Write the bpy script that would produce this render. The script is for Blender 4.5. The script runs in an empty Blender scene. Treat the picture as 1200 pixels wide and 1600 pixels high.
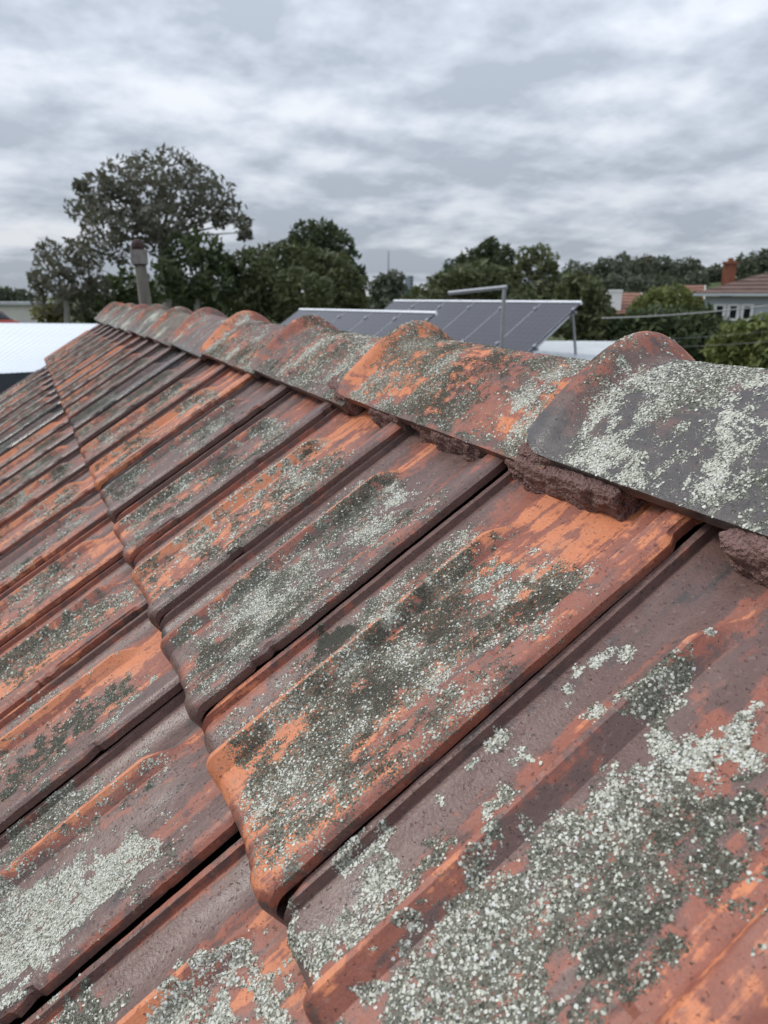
import bpy, bmesh, math, random
import numpy as np
from mathutils import Matrix, Vector
random.seed(7)
RNG = np.random.default_rng(11)
rad = math.radians
scene = bpy.context.scene
COL = scene.collection

# ------------------------------------------------------------------ camera
ZC = 5.2                      # eye height above the ground
PITCH, HEAD = 16.27, 25.43    # looking down along and to the right of the ridge
cam = bpy.data.cameras.new('camera')
cam.sensor_fit = 'VERTICAL'; cam.sensor_height = 36.0; cam.sensor_width = 36.0
cam.lens = 25.99
cam.clip_start = 0.02; cam.clip_end = 3000
cam.dof.use_dof = True; cam.dof.focus_distance = 0.58; cam.dof.aperture_fstop = 12.5
camo = bpy.data.objects.new('camera', cam); COL.objects.link(camo)
camo.location = (0, 0, ZC)
camo.rotation_euler = (rad(90 - PITCH), 0, rad(-HEAD))
scene.camera = camo

# ------------------------------------------------------------------ world: overcast sky
SUN_EL, SUN_AZ = 42.0, -52.0   # azimuth clockwise from +Y
world = bpy.data.worlds.new('World'); scene.world = world; world.use_nodes = True
nt = world.node_tree; N = nt.nodes; L = nt.links; N.clear()
def wn(t, **k):
    n = N.new(t)
    for a, b in k.items(): setattr(n, a, b)
    return n
def wmath(op, a, b=None, clamp=False):
    n = wn('ShaderNodeMath', operation=op); n.use_clamp = clamp
    for i, v in enumerate((a, b)):
        if v is None: continue
        if isinstance(v, (int, float)): n.inputs[i].default_value = v
        else: L.new(v, n.inputs[i])
    return n.outputs[0]
wout = wn('ShaderNodeOutputWorld'); bg = wn('ShaderNodeBackground'); L.new(bg.outputs[0], wout.inputs[0])
sky = wn('ShaderNodeTexSky', sky_type='NISHITA'); sky.sun_disc = False
sky.sun_elevation = rad(SUN_EL); sky.sun_rotation = rad(SUN_AZ); sky.air_density = 1.0; sky.dust_density = 2.0
tc = wn('ShaderNodeTexCoord'); sep = wn('ShaderNodeSeparateXYZ'); L.new(tc.outputs['Generated'], sep.inputs[0])
zc = wmath('MAXIMUM', sep.outputs[2], 0.0)
zd = wmath('ADD', zc, 0.22)
def cloud_plane(lift):
    zz = wmath('ADD', zd, lift); c_ = wn('ShaderNodeCombineXYZ')
    L.new(wmath('DIVIDE', sep.outputs[0], zz), c_.inputs[0]); L.new(wmath('DIVIDE', sep.outputs[1], zz), c_.inputs[1]); return c_.outputs[0]
def wnoise(vec, scale, detail, rough, dist, off, typ='FBM'):
    m = wn('ShaderNodeMapping'); m.inputs['Location'].default_value = off; L.new(vec, m.inputs[0])
    n = wn('ShaderNodeTexNoise'); n.noise_type = typ; n.noise_dimensions = '2D'; n.inputs['Scale'].default_value = scale; n.inputs['Detail'].default_value = detail
    n.inputs['Roughness'].default_value = rough; n.inputs['Distortion'].default_value = dist
    L.new(m.outputs[0], n.inputs['Vector']); return n.outputs[0]
def wpuff(vec, scale, off):
    """cauliflower cells of cloud, edges frayed by noise"""
    w = wn('ShaderNodeTexNoise'); w.noise_dimensions = '2D'; w.inputs['Scale'].default_value = scale * 1.6; w.inputs['Detail'].default_value = 4; w.inputs['Roughness'].default_value = .6; L.new(vec, w.inputs['Vector'])
    sub_ = wn('ShaderNodeVectorMath', operation='MULTIPLY_ADD'); L.new(w.outputs[1], sub_.inputs[0]); sub_.inputs[1].default_value = (1.1 / scale,) * 3; L.new(vec, sub_.inputs[2])
    m = wn('ShaderNodeMapping'); m.inputs['Location'].default_value = off; L.new(sub_.outputs[0], m.inputs[0])
    v = wn('ShaderNodeTexVoronoi', feature='F1', voronoi_dimensions='2D'); v.inputs['Scale'].default_value = scale; L.new(m.outputs[0], v.inputs['Vector'])
    return wmath('SUBTRACT', 1.0, v.outputs[0])
PA, PB = cloud_plane(0.0), cloud_plane(0.03)
def dens(P):
    a_ = wmath('MULTIPLY', wnoise(P, 1.25, 4, .5, .1, (3.1, 4.2, 3.0)), .74)
    b_ = wmath('MULTIPLY', wpuff(P, 2.1, (1.7, .4, 0)), .20)
    c_ = wmath('MULTIPLY', wnoise(P, 5.0, 6, .56, .0, (2.3, .7, 0)), .28)
    return wmath('ADD', a_, wmath('ADD', b_, c_))
dA, dB = dens(PA), dens(PB)
rel = wmath('MULTIPLY', wmath('SUBTRACT', dB, dA), 1.0)          # lit tops, shaded bases
mix = wmath('ADD', wmath('SUBTRACT', 1.09, dA), rel)
ramp = wn('ShaderNodeValToRGB'); L.new(mix, ramp.inputs[0])
el = ramp.color_ramp.elements
el[0].position = 0.30; el[0].color = (0.46, 0.515, 0.60, 1)
el[1].position = 0.80; el[1].color = (0.86, 0.895, 0.95, 1)
e = el.new(0.50); e.color = (0.62, 0.675, 0.765, 1)
e = el.new(0.64); e.color = (0.75, 0.80, 0.885, 1)
# an overcast sky is about three times as bright overhead as at the horizon (CIE overcast sky)
cie = wmath('MULTIPLY', wmath('ADD', 1.25, wmath('MULTIPLY', zc, 2.1)), 0.45)
cl = wn('ShaderNodeVectorMath', operation='SCALE'); L.new(ramp.outputs[0], cl.inputs[0]); L.new(cie, cl.inputs['Scale'])
sk = wn('ShaderNodeVectorMath', operation='SCALE'); L.new(sky.outputs[0], sk.inputs[0]); sk.inputs['Scale'].default_value = 0.10
mx = wn('ShaderNodeMix', data_type='RGBA'); mx.inputs[0].default_value = 0.94
L.new(sk.outputs[0], mx.inputs[6]); L.new(cl.outputs[0], mx.inputs[7])
L.new(mx.outputs[2], bg.inputs[0]); bg.inputs[1].default_value = 1.0

sun = bpy.data.lights.new('sun', 'SUN'); sun.energy = 1.4; sun.angle = rad(12); sun.color = (1.0, 0.94, 0.86)
suno = bpy.data.objects.new('sun', sun); COL.objects.link(suno)
sd = Vector((math.sin(rad(SUN_AZ)) * math.cos(rad(SUN_EL)), math.cos(rad(SUN_AZ)) * math.cos(rad(SUN_EL)), math.sin(rad(SUN_EL))))
suno.rotation_euler = sd.to_track_quat('Z', 'Y').to_euler(); suno.location = (0, 0, 40)
scene.view_settings.view_transform = 'Standard'; scene.view_settings.look = 'None'
scene.view_settings.exposure = 0.48; scene.view_settings.gamma = 1.0; scene.view_settings.use_curve_mapping = False

# ------------------------------------------------------------------ helpers
WLOC = {}
def wloc(o): return WLOC.get(o.name, Vector((0, 0, 0)))
def link(name, me, parent=None, loc=(0, 0, 0), rot=None, mat=None):
    """link data as one object; loc/rot are in world space (parents are never rotated)"""
    o = bpy.data.objects.new(name, me); COL.objects.link(o)
    loc = Vector(loc); WLOC[o.name] = loc
    if parent is not None:
        o.parent = parent; o.location = loc - wloc(parent)
    else: o.location = loc
    if rot is not None: o.rotation_euler = rot.to_euler() if isinstance(rot, Matrix) else rot
    if mat is not None and me is not None:
        if not me.materials: me.materials.append(mat)
    return o
def tag(o, label, cat, group=None, kind=None):
    if label: o['label'] = label
    if cat: o['category'] = cat
    if group: o['group'] = group
    if kind: o['kind'] = kind
    return o
def thing(name, label, cat, loc=(0, 0, 0), group=None):
    return tag(link(name, None, None, loc), label, cat, group)
def mesh_np(name, V, F, smooth=True, sharp=None, mat=None, attrs=None):
    """V (n,3) array, F list of (m,k) int arrays"""
    me = bpy.data.meshes.new(name)
    V = np.ascontiguousarray(V, dtype=np.float32)
    Fs = [np.asarray(f, dtype=np.int32) for f in (F if isinstance(F, list) else [F]) if len(f)]
    me.vertices.add(len(V)); me.vertices.foreach_set('co', V.ravel())
    loops = np.concatenate([f.ravel() for f in Fs]); tot = np.concatenate([np.full(len(f), f.shape[1], np.int32) for f in Fs])
    me.loops.add(len(loops)); me.loops.foreach_set('vertex_index', loops)
    me.polygons.add(len(tot)); st = np.concatenate([[0], np.cumsum(tot)[:-1]]).astype(np.int32)
    me.polygons.foreach_set('loop_start', st)
    try: me.polygons.foreach_set('loop_total', tot)
    except Exception: pass
    me.polygons.foreach_set('use_smooth', np.full(len(tot), smooth, dtype=bool))
    for k, (typ, dom, arr) in (attrs or {}).items():
        at_ = me.attributes.new(k, typ, dom)
        at_.data.foreach_set('color' if typ == 'FLOAT_COLOR' else 'value', np.ascontiguousarray(arr, dtype=np.float32).ravel())
    me.update(calc_edges=True); me.validate()
    if sharp is not None: me.set_sharp_from_angle(angle=rad(sharp))
    if mat: me.materials.append(mat)
    return me
def grid_faces(nr, nc, off=0, flip=False):
    i = np.arange(nr - 1)[:, None] * nc + np.arange(nc - 1)[None, :]
    q = np.stack([i, i + 1, i + nc + 1, i + nc], -1).reshape(-1, 4) + off
    return q[:, ::-1] if flip else q
class MB:
    """collects boxes, bars and quads that become ONE mesh object"""
    def __init__(s): s.v = []; s.f = []
    def add(s, vs, fs):
        o = len(s.v); s.v += [tuple(v) for v in vs]; s.f += [tuple(i + o for i in f) for f in fs]
    def box(s, c, d, M=None):
        x, y, z = d[0] / 2, d[1] / 2, d[2] / 2
        vs = [Vector((a * x, b * y, e * z)) for a in (-1, 1) for b in (-1, 1) for e in (-1, 1)]
        vs = [(M @ v if M else v) + Vector(c) for v in vs]
        s.add(vs, [(0, 1, 3, 2), (4, 6, 7, 5), (0, 4, 5, 1), (2, 3, 7, 6), (0, 2, 6, 4), (1, 5, 7, 3)])
    def tube(s, pts, rs, n=8, cap=True):
        pts = [Vector(p) for p in pts]; rings = []
        for i, p in enumerate(pts):
            d = (pts[min(i + 1, len(pts) - 1)] - pts[max(i - 1, 0)]).normalized()
            u = d.orthogonal().normalized() if abs(d.z) > .9 else d.cross(Vector((0, 0, 1))).normalized()
            w = d.cross(u); r = rs[i] if isinstance(rs, (list, tuple)) else rs
            rings.append([p + (u * math.cos(2 * math.pi * k / n) + w * math.sin(2 * math.pi * k / n)) * r for k in range(n)])
        vs = [v for r in rings for v in r]; fs = []
        for i in range(len(pts) - 1):
            for k in range(n):
                a, b = i * n + k, i * n + (k + 1) % n
                fs.append((a, b, b + n, a + n))
        if cap: fs.append(tuple(range(n))[::-1]); fs.append(tuple(range(len(vs) - n, len(vs))))
        s.add(vs, fs)
    def mesh(s, name, mat=None, smooth=False, sharp=40):
        me = bpy.data.meshes.new(name); me.from_pydata(s.v, [], s.f)
        bm = bmesh.new(); bm.from_mesh(me); bmesh.ops.recalc_face_normals(bm, faces=bm.faces); bm.to_mesh(me); bm.free()
        if smooth:
            me.polygons.foreach_set('use_smooth', [True] * len(me.polygons)); me.set_sharp_from_angle(angle=rad(sharp))
        if mat: me.materials.append(mat)
        return me
    def obj(s, name, mat, parent=None, smooth=False):
        """vertices were given in world space; the object's origin goes to the middle of its base"""
        A = np.array(s.v); c = Vector(((A[:, 0].min() + A[:, 0].max()) / 2, (A[:, 1].min() + A[:, 1].max()) / 2, A[:, 2].min()))
        s.v = [tuple(Vector(v) - c) for v in s.v]
        return link(name, s.mesh(name, mat, smooth), parent, c)

# numpy noise -----------------------------------------------------------
def _h(ix, iy, iz):
    n = (ix.astype(np.int64) * 374761393 + iy.astype(np.int64) * 668265263 + iz.astype(np.int64) * 2147483647) & 0xFFFFFFFF
    n = ((n ^ (n >> 13)) * 1274126177) & 0xFFFFFFFF
    n = ((n ^ (n >> 16)) * 2246822519) & 0xFFFFFFFF
    return ((n ^ (n >> 15)) & 0xFFFFFF) / float(0xFFFFFF)
def vnoise(x, y, z=0.0):
    x, y, z = np.broadcast_arrays(np.asarray(x, float), np.asarray(y, float), np.asarray(z, float))
    ix, iy, iz = np.floor(x), np.floor(y), np.floor(z); fx, fy, fz = x - ix, y - iy, z - iz
    fx, fy, fz = [t * t * t * (t * (t * 6 - 15) + 10) for t in (fx, fy, fz)]
    r = 0
    for dx in (0, 1):
        for dy in (0, 1):
            for dz in (0, 1):
                r = r + _h(ix + dx, iy + dy, iz + dz) * (fx if dx else 1 - fx) * (fy if dy else 1 - fy) * (fz if dz else 1 - fz)
    return r
def fbm(x, y, z=0.0, o=4, g=.5):
    a, s, t = 1.0, 0.0, 0.0
    for k in range(o):
        s = s + a * vnoise(x * 2 ** k + 17.3 * k, y * 2 ** k - 9.1 * k, np.asarray(z) * 2 ** k + 5.7 * k); t += a; a *= g
    return s / t
def sm(a, b, x):
    t = np.clip((np.asarray(x, float) - a) / (b - a), 0, 1); return t * t * (3 - 2 * t)

# direction helper: a bearing and height seen from the eye, put at a real distance
_p, _hd = rad(PITCH), rad(HEAD)
_F = Vector((math.sin(_hd) * math.cos(_p), math.cos(_hd) * math.cos(_p), -math.sin(_p)))
_R = Vector((math.cos(_hd), -math.sin(_hd), 0)); _U = _R.cross(_F)
def at(px, py, dist):
    d = _F * 1155.0 + _R * (px - 600) - _U * (py - 800)
    return Vector((0, 0, ZC)) + d * (dist / math.hypot(d.x, d.y))

# ------------------------------------------------------------------ materials
class NB:
    def __init__(s, name):
        s.m = bpy.data.materials.new(name); s.m.use_nodes = True; s.t = s.m.node_tree; s.t.nodes.clear()
        s.out = s.t.nodes.new('ShaderNodeOutputMaterial'); s.b = s.t.nodes.new('ShaderNodeBsdfPrincipled')
        s.t.links.new(s.b.outputs[0], s.out.inputs[0])
    def n(s, t, **k):
        n = s.t.nodes.new(t)
        for a, b in k.items(): setattr(n, a, b)
        return n
    def put(s, sock, v):
        if v is None: return
        if hasattr(v, 'is_output'): s.t.links.new(v, sock)
        elif isinstance(v, (tuple, list)) and len(v) == 3 and sock.type == 'RGBA': sock.default_value = (*v, 1)
        else: sock.default_value = v
    def math(s, op, a, b=None, c=None, clamp=False):
        n = s.n('ShaderNodeMath', operation=op); n.use_clamp = clamp
        for i, v in enumerate((a, b, c)): s.put(n.inputs[i], v)
        return n.outputs[0]
    def mix(s, f, a, b, mode='MIX'):
        n = s.n('ShaderNodeMix', data_type='RGBA', blend_type=mode); n.clamp_factor = True
        s.put(n.inputs[0], f); s.put(n.inputs[6], a); s.put(n.inputs[7], b); return n.outputs[2]
    def noise(s, vec, scale, detail=4, rough=.55, dist=0.0, out=0):
        n = s.n('ShaderNodeTexNoise'); n.inputs['Scale'].default_value = scale; n.inputs['Detail'].default_value = detail
        n.inputs['Roughness'].default_value = rough; n.inputs['Distortion'].default_value = dist
        if vec is not None: s.t.links.new(vec, n.inputs['Vector'])
        return n.outputs[out]
    def vor(s, vec, scale, feature='F1', out=0, rnd=1.0):
        n = s.n('ShaderNodeTexVoronoi', feature=feature); n.inputs['Scale'].default_value = scale
        n.inputs['Randomness'].default_value = rnd
        if vec is not None: s.t.links.new(vec, n.inputs['Vector'])
        return n.outputs[out]
    def step(s, a, b, v):
        n = s.n('ShaderNodeMapRange', interpolation_type='SMOOTHSTEP'); s.put(n.inputs['Value'], v)
        n.inputs['From Min'].default_value = a; n.inputs['From Max'].default_value = b; return n.outputs[0]
    def attr(s, name, out='Fac'):
        n = s.n('ShaderNodeAttribute'); n.attribute_name = name; return n.outputs[out]
    def coord(s, kind='Object'): return s.n('ShaderNodeTexCoord').outputs[kind]
    def scalev(s, v, sc):
        n = s.n('ShaderNodeMapping'); n.inputs['Scale'].default_value = sc; s.t.links.new(v, n.inputs[0]); return n.outputs[0]
    def rnd(s): return s.n('ShaderNodeObjectInfo').outputs['Random']
    def addv(s, a, b):
        n = s.n('ShaderNodeVectorMath', operation='ADD'); s.put(n.inputs[0], a); s.put(n.inputs[1], b); return n.outputs[0]
    def bump(s, h, dist=.002, strength=1.0, normal=None):
        n = s.n('ShaderNodeBump'); n.inputs['Distance'].default_value = dist; n.inputs['Strength'].default_value = strength
        s.put(n.inputs['Height'], h)
        if normal is not None: s.t.links.new(normal, n.inputs['Normal'])
        return n.outputs[0]
    def set(s, color=None, rough=None, metal=None, normal=None, spec=None):
        s.put(s.b.inputs['Base Color'], color); s.put(s.b.inputs['Roughness'], rough); s.put(s.b.inputs['Metallic'], metal)
        if normal is not None: s.t.links.new(normal, s.b.inputs['Normal'])
        if spec is not None: s.put(s.b.inputs['Specular IOR Level'], spec)
        return s.m

def mat_clay(name, gloss=.5, lich_scale=1.0):
    s = NB(name); co = s.coord()
    r = s.rnd(); cv = s.n('ShaderNodeCombineXYZ'); s.put(cv.inputs[0], s.math('MULTIPLY', r, 7.0)); s.put(cv.inputs[2], s.math('MULTIPLY', r, 3.0))
    v = s.addv(co, cv.outputs[0])
    lich, wear, pale = s.attr('lichen'), s.attr('wear'), s.attr('pale')
    nb = s.noise(v, 16, 6, .6, .4); nm = s.noise(v, 70, 6, .62, .2); nf = s.noise(v, 420, 3, .6)
    streak = s.noise(s.scalev(v, (1, .12, 1)), 120, 4, .6)
    # fired clay: worn orange body under a purple-brown slip
    w = s.math('ADD', wear, s.math('ADD', s.math('MULTIPLY', s.math('SUBTRACT', nb, .5), .8), s.math('MULTIPLY', s.math('SUBTRACT', nm, .5), .75)))
    w = s.math('ADD', w, s.math('MULTIPLY', s.math('SUBTRACT', streak, .5), .95))
    slip = s.mix(nm, (.098, .056, .050), (.170, .097, .083)); char = s.mix(nm, (.045, .041, .042), (.090, .082, .080)); slip = s.mix(s.step(-.34, .02, w), char, slip)
    red = s.mix(nm, (.23, .075, .050), (.34, .118, .076))
    oran = s.mix(nm, (.50, .155, .066), (.66, .255, .125))
    c = s.mix(s.step(.27, .45, w), slip, red); c = s.mix(s.step(.60, .72, w), c, oran)
    # soot specks and fine grain
    sp = s.step(.62, .70, s.noise(v, 330, 3, .6)); c = s.mix(s.math('MULTIPLY', sp, .6), c, (.035, .028, .026))
    c = s.mix(s.math('MULTIPLY', s.math('SUBTRACT', nf, .35), .55), c, (.06, .04, .035))
    pal = s.step(.60, .70, s.noise(v, 190, 3, .6)); c = s.mix(s.math('MULTIPLY', pal, .12), c, (.5, .42, .38))
    dust = s.step(.46, .66, s.noise(s.scalev(v, (1, .25, 1)), 55, 6, .65)); c = s.mix(s.math('MULTIPLY', dust, .13), c, (.29, .235, .205))
    # thin crust of lichen between the raised flakes
    g = s.noise(v, 300 * lich_scale, 5, .7); g2 = s.noise(v, 640 * lich_scale, 2, .6)
    lf = s.math('ADD', lich, s.math('ADD', s.math('MULTIPLY', s.math('SUBTRACT', g, .5), 1.5), s.math('MULTIPLY', s.math('SUBTRACT', g2, .5), 1.7)))
    lm = s.step(.52, .60, lf)
    pl = s.math('ADD', pale, s.math('ADD', s.math('MULTIPLY', s.math('SUBTRACT', g2, .5), 1.6), s.math('MULTIPLY', s.math('SUBTRACT', nm, .5), .9)))
    lc = s.mix(s.step(.0, .45, pl), (.062, .064, .050), (.165, .168, .135)); lc = s.mix(s.step(.60, 1.1, pl), lc, (.52, .53, .45))
    c2 = s.mix(s.math('MULTIPLY', lm, .93), c, lc)
    hgt = s.math('ADD', s.math('MULTIPLY', nf, .34), s.math('MULTIPLY', nm, .24))
    hgt = s.math('SUBTRACT', hgt, s.math('MULTIPLY', sp, .3))
    hgt = s.math('ADD', hgt, s.math('MULTIPLY', lm, s.math('ADD', .6, s.math('MULTIPLY', g2, 1.8))))
    bn = s.bump(hgt, .0016, .8)
    ro = s.math('ADD', gloss, s.math('MULTIPLY', s.math('ADD', s.math('MULTIPLY', lm, .5), s.math('MULTIPLY', w, .3)), 1.0), clamp=True)
    return s.set(c2, ro, None, bn, .4)
M_TILE = mat_clay('terracotta_tile', .36)
M_CAP = mat_clay('terracotta_cap', .55)

def mat_flake():
    s = NB('lichen_flakes'); c = s.attr('col', 'Color'); n = s.noise(s.coord(), 900, 2, .6)
    return s.set(s.mix(s.math('MULTIPLY', n, .5), c, (.10, .105, .085)), .95, None, None, .1)
M_FLAKE = mat_flake()
def mat_mortar(name, a, b, sc=1.0):
    s = NB(name); v = s.coord('Object'); n1_ = s.noise(v, 60 * sc, 6, .7); n2_ = s.noise(v, 420 * sc, 3, .7); vo = s.vor(v, 330 * sc)
    c = s.mix(n1_, a, b); c = s.mix(s.step(.55, .75, n2_), c, (.32, .22, .20)); c = s.mix(s.step(.22, .08, vo), c, (.07, .045, .046))
    c = s.mix(s.math('MULTIPLY', s.step(.58, .72, s.noise(v, 30, 4, .6)), .4), c, (.16, .17, .12))
    bn = s.bump(s.math('ADD', s.math('MULTIPLY', n2_, 1.3), vo), .006, 1.0)
    return s.set(c, .95, None, bn, .2)
M_MORTAR = mat_mortar('oxide_mortar', (.27, .155, .14), (.40, .25, .225))
M_MORTAR_OLD = mat_mortar('old_grey_mortar', (.11, .095, .08), (.17, .15, .12))
def mat_simple(name, col, rough=.6, var=.25, scale=8.0, metal=0.0, bump=0.0, spec=.5, stretch=None, col2=None):
    s = NB(name); v = s.coord('Object')
    if stretch: v = s.scalev(v, stretch)
    n_ = s.noise(v, scale, 6, .6); dark = col2 or tuple(c * (1 - var) for c in col)
    c = s.mix(s.step(.3, .7, n_), dark, col)
    bn = s.bump(s.noise(v, scale * 6, 4, .6), .01, bump) if bump else None
    return s.set(c, rough, metal, bn, spec)

# ================================================================== the tiled house we stand on
TH = rad(31.5); CT, ST = math.cos(TH), math.sin(TH)
RO = Vector((.102, 0, ZC - .3627))                    # on the line where the top course ends
E_V = Vector((CT, 0, ST)); E_H = Vector((-ST, 0, CT))
TILE_W, GAUGE, Y_END, STEP = .2135, .335, 4.62, .022   # STEP: each course lies this much lower than the one above
TILE_ROT = Matrix(((0, CT, -ST), (-1, 0, 0), (0, ST, CT)))   # tile axes: across (far to near), up the slope, out of it
XC, ZR = .4975, ZC - .051                               # ridge line under the caps' crowns
M_UNDER = mat_simple('roof_underlay', (.05, .04, .035), .9)
M_TIMBER = mat_simple('painted_timber', (.62, .60, .56), .6, .15, 20)
M_WEATHERBOARD = mat_simple('cream_weatherboard', (.55, .52, .45), .6, .12, 6)

house = thing('house', 'old terracotta tiled house whose lichen-covered roof and ridge fill the foreground', 'house', (1.2, 1.9, 0))
mb = MB()
def deck_pt(v, y, h): return slope_pt(v, y, h + STEP / GAUGE * v)
def slope_pt(v, y, h): p = RO + E_V * v + E_H * h; return Vector((p.x, y, p.z))
VA = (XC - RO.x) / CT                                # slope length from the course line to the apex
y0, y1 = -2.2, Y_END - .03
for hh in (0,):
    a = [deck_pt(-4.2, y0, -.04), deck_pt(-4.2, y1, -.04), deck_pt(VA, y1, -.04), deck_pt(VA, y0, -.04)]
    b = [Vector((2 * XC - p.x, p.y, p.z)) for p in a]
    lo = Vector((0, 0, -.03))
    mb.add(a + [p + lo for p in a], [(0, 1, 2, 3), (7, 6, 5, 4), (0, 4, 5, 1), (1, 5, 6, 2), (3, 7, 4, 0)])
    mb.add(b + [p + lo for p in b], [(3, 2, 1, 0), (4, 5, 6, 7), (1, 5, 4, 0), (2, 6, 5, 1), (0, 4, 7, 3)])
roof = mb.obj('roof', M_UNDER, house)
# walls under the eaves and the far gable
eL = deck_pt(-3.7, 0, 0); wx0, wx1 = eL.x, 2 * XC - eL.x; ze = eL.z - .1
mb = MB()
ga = [Vector((wx0, 4.45, 0)), Vector((wx1, 4.45, 0)), Vector((wx1, 4.45, ze)), Vector((XC, 4.45, RO.z + ST * VA - .14)), Vector((wx0, 4.45, ze))]
gb = [Vector((p.x, -2.0, p.z)) for p in ga]
mb.add(ga + gb, [(0, 1, 2, 3, 4), (9, 8, 7, 6, 5), (0, 4, 9, 5), (1, 6, 7, 2), (0, 5, 6, 1)])
mb.obj('wall', M_WEATHERBOARD, house)
mb = MB()
for sgn in (-1, 1):                                    # barge boards at the far gable
    P = [deck_pt(-4.2, 0, -.035), deck_pt(VA, 0, -.035)]
    if sgn > 0: P = [Vector((2 * XC - p.x, 0, p.z)) for p in P]
    q = [Vector((P[0].x, Y_END - .028, P[0].z)), Vector((P[1].x, Y_END - .028, P[1].z))]
    vs = q + [p + Vector((0, 0, -.16)) for p in q[::-1]]
    vs2 = [p + Vector((0, .025, 0)) for p in vs]
    mb.add(vs + vs2, [(0, 1, 2, 3), (7, 6, 5, 4), (0, 4, 5, 1), (2, 6, 7, 3)])
mb.obj('barge_board', M_TIMBER, house)

# ---- where the lichen grows: (along the ridge, up the slope, radius, strength, paleness), metres on the roof
P0=[(0.307,0.257,0.0063,1,1),(0.315,0.252,0.0059,1,1),(0.318,0.242,0.0059,1,1),(0.322,0.231,0.0042,0.9,1),(0.317,0.217,0.0033,0.8,1),(0.309,0.207,0.0037,0.8,1),(0.267,0.253,0.0136,1,0.35),(0.265,0.238,0.0141,1,0.4),(0.280,0.230,0.0096,1,0.9),(0.286,0.215,0.0087,1,1),(0.257,0.246,0.0070,1,0.9),(0.252,0.228,0.0069,0.9,0.4),(0.320,0.167,0.0073,1,1),(0.325,0.157,0.0049,1,1),(0.323,0.143,0.0041,0.8,1),(0.305,0.167,0.0068,1,1),(0.294,0.172,0.0035,0.8,1),(0.291,0.142,0.0093,1,0.6),(0.291,0.131,0.0054,1,0.9),(0.319,0.116,0.0032,0.9,1),(0.268,0.288,0.0049,0.8,1),(0.326,0.072,0.0097,1,0.9),(0.330,0.057,0.0090,0.9,0.8),(0.331,0.046,0.0074,0.8,0.9),(0.306,0.069,0.0102,1,0.9),(0.308,0.054,0.0095,1,0.9),(0.288,0.073,0.0138,1,0.6),(0.294,0.095,0.0100,1,0.4),(0.287,0.107,0.0061,0.9,0.5),(0.342,0.025,0.0092,0.9,0.6),(0.334,0.011,0.0091,0.9,0.8),(0.319,0.003,0.0106,1,0.8),(0.302,0.017,0.0142,1,0.8),(0.294,0.040,0.0155,1,0.8),(0.283,0.056,0.0130,1,0.8),(0.285,0.011,0.0046,0.9,1),(0.247,0.186,0.0126,1,0.9),(0.229,0.184,0.0159,1,0.9),(0.228,0.211,0.0184,1,1),(0.225,0.230,0.0149,1,1),(0.217,0.244,0.0167,1,0.95),(0.244,0.219,0.0083,1,1),(0.219,0.163,0.0247,0.97,0.5),(0.240,0.153,0.0163,0.9,0.7),(0.210,0.193,0.0248,0.97,0.15),(0.196,0.209,0.0212,0.97,0.2),(0.230,0.130,0.0283,0.97,0.6),(0.234,0.100,0.0319,0.97,0.7),(0.238,0.069,0.0285,0.97,0.65),(0.231,0.044,0.0284,0.97,0.7),(0.231,0.024,0.0214,0.97,0.5),(0.195,0.138,0.0339,0.97,0.2),(0.203,0.098,0.0374,0.97,0.5),(0.196,0.068,0.0337,0.97,0.6),(0.173,0.101,0.0294,0.873,0.15),(0.169,0.134,0.0262,0.776,0.1),(0.170,0.171,0.0234,0.776,0.15),(0.178,0.199,0.0172,0.8,0.3),(0.196,0.107,0.0088,-1.2,0),(0.173,0.162,0.0093,-1.2,0),(0.157,0.136,0.0162,-0.6,0),(0.158,0.160,0.0131,-0.8,0),(0.182,0.202,0.0062,-1,0),(0.166,0.108,0.0097,-0.6,0),(0.448,0.260,0.0122,1,0.9),(0.423,0.250,0.0107,1,0.8),(0.452,0.242,0.0111,0.8,0.7),(0.493,0.217,0.0159,1,0.9),(0.502,0.195,0.0181,1,0.9),(0.505,0.172,0.0191,1,1),(0.529,0.172,0.0088,1,0.3),(0.524,0.134,0.0162,1.2,-0.6),(0.487,0.179,0.0124,1,1),(0.422,0.275,0.0099,0.9,1),(0.399,0.240,0.0160,1,-0.4),(0.411,0.211,0.0170,1,0.1),(0.439,0.187,0.0078,1,-0.3),(0.392,0.266,0.0114,1,-0.3),(0.444,0.203,0.0118,-0.9,0),(0.445,0.278,0.0102,-1.2,0),(0.484,0.260,0.0138,-0.9,0),(0.496,0.047,0.0156,-0.7,0),(0.386,0.118,0.0115,-0.5,0),(0.371,0.142,0.0113,-0.5,0),(0.650,0.277,0.0236,1,1),(0.636,0.218,0.0190,1,0.9),(0.712,0.277,0.0140,0.9,0.7),(0.791,0.224,0.0256,0.9,0.5),(1.075,0.278,0.0218,1,0.7),(0.898,0.240,0.0185,0.9,0.8)]
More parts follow.
